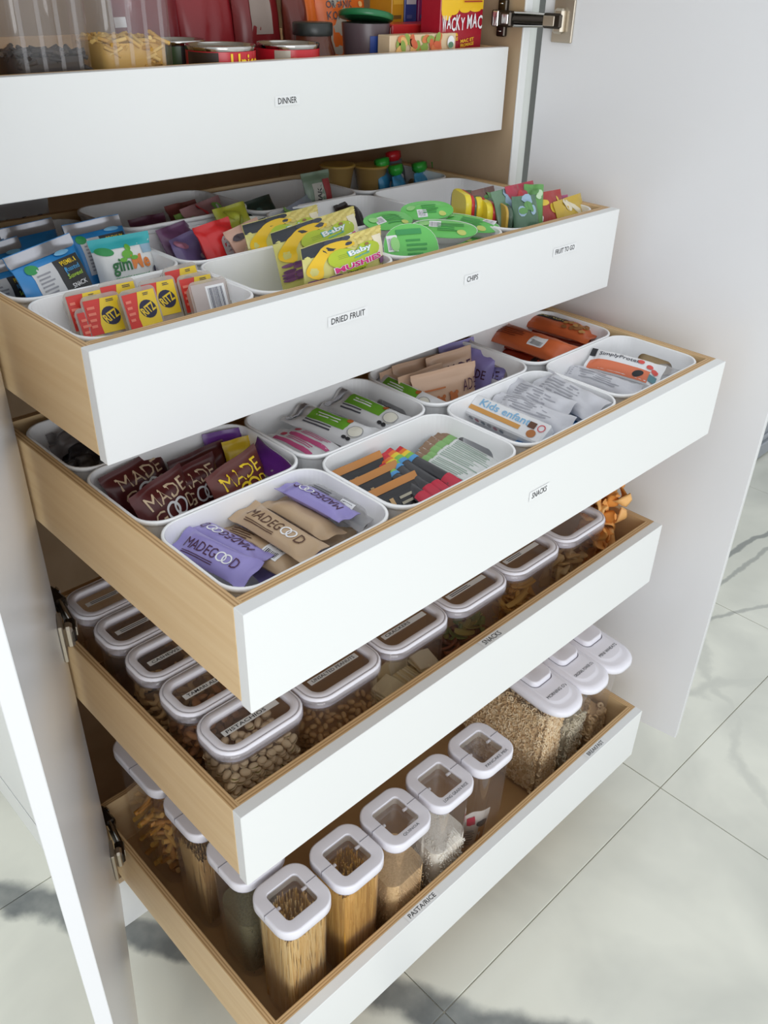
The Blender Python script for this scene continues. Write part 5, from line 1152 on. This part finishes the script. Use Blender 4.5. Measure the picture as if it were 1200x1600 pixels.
# ================================================================== top drawer: dinner shelf
B1 = ZT[0]-PH+.0145
def tub(x, y, wx, wy, h_, label, fillh, fill, flab, fname='pasta'):
    o = empty('tall_clear_canister', (x, y, B1)); tag(o, label, 'container', 'canisters in the top drawer')
    mb = MB(); mb.loft([rr(wx-.012, wy-.012, .016, .0005, 6), rr(wx-.004, wy-.004, .02, .006, 6), rr(wx, wy, .022, h_-.02, 6)], PLASTIC, True, False); mb.build('box_body', o)
    for i in range(4):  # clear strips added to the front wall to give streaky highlights
        mb = MB(); mb.box(-wx*.36+wx*.21*i, -wx*.36+wx*.21*i+.006, -wy/2-.0012, -wy/2+.0004, .01, h_-.03, PLASTIC, .0005); mb.build('highlight_strip', o)
    mb = MB(); sweep(mb, wx, wy, .022, [(-.006, h_-.02), (.002, h_-.018), (.002, h_-.003), (-.004, h_), (-.02, h_), (-.02, h_-.02)], LIDW); mb.build('lid_frame', o)
    mb = MB(); rn = random.Random(int(x*999)); ms = [mat(c, .55) for c in fill]
    mb.loft([rr(wx-.022, wy-.022, .014, .003, 5), rr(wx-.018, wy-.018, .014, fillh-.008, 5)], ms[0], True, True)
    for k in range(130):
        f = rn.random(); p = (rn.uniform(-.42, .42)*wx, -wy/2+.012, rn.uniform(.01, fillh)) if f < .6 else (rn.uniform(-.40, .40)*wx, rn.uniform(-.40, .40)*wy, fillh-.006)
        X = Matrix.Translation(p) @ Matrix.Rotation(rn.uniform(0, 3), 4, 'Z') @ Matrix.Rotation(rn.uniform(-.6, .6), 4, 'Y'); mb.tube([(-.012, 0, 0), (0, .003, .001), (.012, 0, 0)], .003, ms[k % len(ms)], 5, X)
    q = mb.build(fname, None, None, (x, y, B1)); tag(q, flab, 'pasta', None, 'stuff'); return o
tub(.062, -.062, .084, .10, .26, 'clear canister of orange pasta cut by the left picture edge', .15, [(206, 140, 60), (190, 122, 46)], 'orange pasta in the leftmost canister', 'orange_pasta')
tub(.170, -.066, .116, .10, .28, 'tall clear canister with dark contents at its foot', .150, [(50, 40, 34), (40, 32, 28), (64, 52, 40)], 'dark contents low in the second canister', 'black_beans')
tub(.294, -.066, .116, .10, .28, 'tall clear canister with golden short pasta', .162, [(204, 164, 82), (186, 142, 62), (216, 182, 106)], 'golden short pasta in the third canister', 'golden_pasta')
def can(x, y, r, h_, col, label, words=None, patch=None):
    n = 32; mb = MB(); c = lambda rad, z: [(rad*math.cos(2*math.pi*i/n), rad*math.sin(2*math.pi*i/n), z) for i in range(n)]
    mb.loft([c(r-.002, 0), c(r, .001), c(r, .004), c(r-.001, .006), c(r-.001, h_-.006), c(r, h_-.004), c(r, h_-.001), c(r-.001, h_), c(r-.003, h_-.001), c(r-.004, h_-.005), c(r*.3, h_-.005)], CHROME, True, True)
    o = mb.build('food_can', None, None, (x, y, B1)); tag(o, label, 'can', 'cans in the top drawer')
    mb = MB(); mb.loft([c(r-.0002, .007), c(r-.0002, h_-.007)], col); sf = Surf(lambda a, b, q: ((r+q)*math.sin(a/r), -(r+q)*math.cos(a/r), b)); sf.k = 0
    if patch: sf.rect(mb, patch[0], patch[1], .008, h_-.008, patch[2], 8, 2)
    if words: sf.text(mb, words[0], words[1], h_-.021, words[2], .024, words[3], 0, .02)
    mb.build('paper_label', o); return o
CANR = film((190, 34, 46))
can(.432, .012, .043, .148, film((36, 34, 32)), 'dark labelled can behind the red can with yellow letters', None, (-.05, -.02, film((60, 84, 50))))
can(.446, -.082, .052, .1465, CANR, 'red can with tall yellow letters', ('Unico', .010, .055, YEL), (-.09, -.035, film((52, 40, 34))))
can(.575, -.080, .050, .1445, CANR, 'red can with a pale patch, right of the yellow lettered can', None, (-.055, -.030, film((176, 166, 150))))
# sauce jar
def jar(x, y, r, h_, label):
    n = 28; c = lambda rad, z: [(rad*math.cos(2*math.pi*i/n), rad*math.sin(2*math.pi*i/n), z) for i in range(n)]; mb = MB()
    mb.loft([c(r-.004, 0), c(r, .004), c(r, h_-.046), c(r*.82, h_-.026), c(r*.80, h_-.016)], mat((92, 44, 24), .12, 0, .6), True, True); o = mb.build('sauce_jar', None, None, (x, y, B1)); tag(o, label, 'jar')
    mb = MB(); mb.loft([c(r*.86, h_-.019), c(r*.88, h_-.017), c(r*.88, h_-.002), c(r*.84, h_), c(r*.1, h_)], mat((40, 44, 42), .35), True, True); mb.build('lid', o, 'black screw lid')
    mb = MB(); mb.loft([c(r+.0004, .02), c(r+.0004, h_-.055)], mat((206, 204, 200), .5)); sf = Surf(lambda a, b, q: ((r+.0006+q)*math.sin(a/r), -(r+.0006+q)*math.cos(a/r), b)); sf.lines(mb, -.02, .02, .06, .09, 3, INKS, 4); sf.rect(mb, -.045, -.026, .022, h_-.056, CANR, 3, 3); mb.build('paper_label', o); return o
jar(.668, -.030, .038, .168, 'brown sauce jar with a black lid behind the right red can')
def carton(name, x, y, wx, wy, h_, yaw, m, label, cat, draw=None, group=None, z=B1):
    mb = MB(); mb.box(-wx/2, wx/2, -wy/2, wy/2, 0, h_, m, .0012); o = mb.build(name, None, None, (x, y, z)); o.rotation_euler = (0, 0, yaw); tag(o, label, cat, group)
    if draw:
        pb = MB(); draw(pb, Surf(lambda a, b, q: (a, -wy/2-q, b)), wx, h_); pb.build('printed_front', o)
    return o
def wacky(pb, sf, w_, h_):
    YW = film((244, 196, 44)); sf.rect(pb, -w_/2+.001, w_/2-.001, .186, h_-.001, YW, 1, 1)
    for x, d_ in ((-.36, .016), (-.22, .008), (.05, .005), (.30, .004)): sf.ell(pb, w_*x, .186, w_*.13, d_, YW)
    for i, (t, dy, s_) in enumerate(zip('WACKY', (0, .002, -.001, .0015, -.001), (1.15, .9, 1, 1.1, .9))): sf.text(pb, t, -w_*.42+w_*.105*i, .165+dy, w_*.095, .022*s_, WT, 0, .02)
    for i, (t, dy) in enumerate(zip('MAC', (0, .0015, -.001))): sf.text(pb, t, w_*.16+w_*.125*i, .167+dy, w_*.11, .022, WT, 0, .02)
    for t, y, x in (('MAC &', .1465, -.26), ('CHEESE', .1395, -.26), ('MAC ET', .138, .12), ('FROMAGE', .131, .12)): sf.text(pb, t, w_*x, y, w_*.32, .0055, YW, 5, .03)
    sf.lines(pb, 0, w_*.44, .196, .206, 2, mat((170, 60, 40), .5), 2)
carton('pasta_carton', .948, -.088, .122, .045, .25, .06, film((170, 30, 48)), 'crimson and yellow macaroni carton at the drawer right end', 'carton', wacky)
def veg(pb, sf, w_, h_):
    rn = random.Random(5)
    for i in range(30): sf.ell(pb, w_*rn.uniform(-.38, .24), h_*rn.uniform(.85, .965), .010, .006, [mat((140, 164, 76), .5), mat((206, 100, 64), .5), mat((224, 178, 110), .5), mat((214, 124, 76), .5)][i % 4], rn.uniform(0, 180), 10); sf.k -= (i % 2)
    sf.ell(pb, w_*.4, h_*.91, .009, .010, WT); sf.ell(pb, w_*.4, h_*.88, .007, .005, mat((96, 140, 110), .5))
carton('frozen_meal_carton', .842, -.106, .165, .030, .151, 0, film((220, 196, 160)), 'cream carton printed with vegetables in front of the yellow cartons', 'carton', veg)
for k, (x, c, lab, c2) in enumerate(((.912, (206, 150, 40), 'mustard yellow carton left of the blue one', (226, 176, 60)), (.946, (48, 66, 140), 'dark blue and white carton', (206, 204, 210)), (.982, (150, 40, 110), 'purple carton with pale emblem', (206, 190, 200)), (1.009, (206, 150, 40), 'narrow mustard carton at the back right', (226, 176, 60)))):
    def dr(pb, sf, w_, h_, c2=c2, k=k):
        sf.rect(pb, -w_*.4, w_*.4, h_*.86, h_*.98, mat(c2, .5), 1, 1) if k != 2 else (sf.ell(pb, 0, h_*.80, w_*.2, .014, mat(c2, .5)), sf.rect(pb, -w_*.4, w_*.4, h_*.50, h_*.66, mat(c2, .5), 1, 1)); sf.lines(pb, -w_*.35, w_*.3, h_*.55, h_*.8, 4, mat((120, 90, 40) if k in (0, 3) else (90, 100, 160), .5), k)
    carton('food_carton', x, .045, .032 if k < 3 else .018, .06, .22, 0, film(c), lab, 'carton', dr, 'small cartons at the back of the top drawer')
mb = MB(); mb.box(-.07, .07, -.03, .03, 0, .162, film((196, 40, 42)), .002); o = mb.build('food_carton', None, None, (.90, -.025, B1)); tag(o, 'low red carton in front of the mustard and blue cartons', 'carton')
# green lidded bowl pack
o = empty('noodle_cup', (.775, -.045, B1)); tag(o, 'blue and grey noodle cup with a tilted green lid', 'cup')
mb = MB(); n = 28; c = lambda rad, z: [(rad*math.cos(2*math.pi*i/n), rad*math.sin(2*math.pi*i/n), z) for i in range(n)]
mb.loft([c(.030, 0), c(.034, .06), c(.042, .166)], film((92, 78, 82)), True, True); mb.build('cup_body', o); sf = Surf(lambda a, b, q: ((.030+.07*b+.0015+q)*math.sin(a/.035), -(.030+.07*b+.0015+q)*math.cos(a/.035), b)); mb = MB()
sf.rect(mb, -.02, .045, .09, .148, film((48, 72, 140)), 8, 3); sf.rect(mb, .006, .016, .10, .146, mat((190, 60, 70), .5), 3, 3); sf.rect(mb, .02, .036, .146, .16, mat((176, 172, 166), .5), 3, 2); mb.build('printed_band', o)
X = Matrix.Translation((.0, 0, .176)) @ Matrix.Rotation(-.10, 4, 'X') @ Matrix.Rotation(.16, 4, 'Y'); mb = MB(); mb.loft([c(.046, -.005), c(.0475, -.003), c(.0475, .003), c(.044, .005), c(.03, .0075), c(.006, .0075)], film((34, 110, 66)), True, True, True, X); mb.build('lid', o, 'dark green lid')
# standing bags behind
def bag1(x, y, wd, h_, col, label, seed, group, draw=None, yaw=0):
    mb = MB(); sf = pillow(mb, wd, h_, .04, col, seed, .01, 2.6, .003, 14, 16, .05, .003); pb = MB()
    if draw: draw(pb, sf, wd, h_)
    return pack('food_bag', Matrix.Translation((x, y, B1)) @ Matrix.Rotation(yaw, 4, 'Z') @ Matrix.Rotation(math.radians(84), 4, 'X'), mb, label, 'bag', group, pb)
RB_ = film((140, 34, 40)); G1 = 'red bags standing in the top drawer'
sq_ = lambda x0, x1, y0, y1, m: (lambda pb, sf, w_, h_: sf.rect(pb, w_*x0, w_*x1, h_*y0, h_*y1, m, 4, 6))
bag1(.43, .075, .12, .235, film((120, 36, 44)), 'dull red bag standing behind the two left cans', 301, G1, sq_(-.5, -.38, .68, .74, WT)); bag1(.545, .085, .12, .24, RB_, 'deep red bag in the middle of the standing bags', 302, G1)
bag1(.64, .07, .10, .24, film((120, 32, 34)), 'dark red bag with a grey panel', 303, G1, sq_(-.25, .2, .60, .98, mat((150, 134, 124), .5)))
def konj(pb, sf, w_, h_):
    sf.star(pb, [(w_*x, h_*y) for x, y in ((-.42, .40), (.22, .40), (.10, .99), (-.42, .99))], mat((176, 168, 152), .5)); sf.text(pb, 'ORGANIC', -w_*.12, h_*.80, w_*.5, h_*.05, INKS, 0, .01); sf.text(pb, 'KONJAC', -w_*.12, h_*.715, w_*.5, h_*.075, INKS, 0, .01)
    sf.ell(pb, w_*.32, h_*.80, w_*.05, h_*.02, mat((240, 190, 120), .5)); sf.lines(pb, w_*.22, w_*.42, h_*.66, h_*.74, 2, mat((240, 180, 110), .5), 3)
OB = film((222, 108, 40)); G2 = 'orange pouches standing in the top drawer'
bag1(.745, .07, .05, .24, OB, 'narrow orange pouch edge left of the lettered pouch', 304, G2); bag1(.83, .065, .125, .235, OB, 'orange pouch with a grey panel lettered in capitals', 305, G2, konj)
bag1(.705, .045, .05, .225, film((104, 40, 30)), 'glossy dark brown red pouch behind the sauce jar', 306, G1)
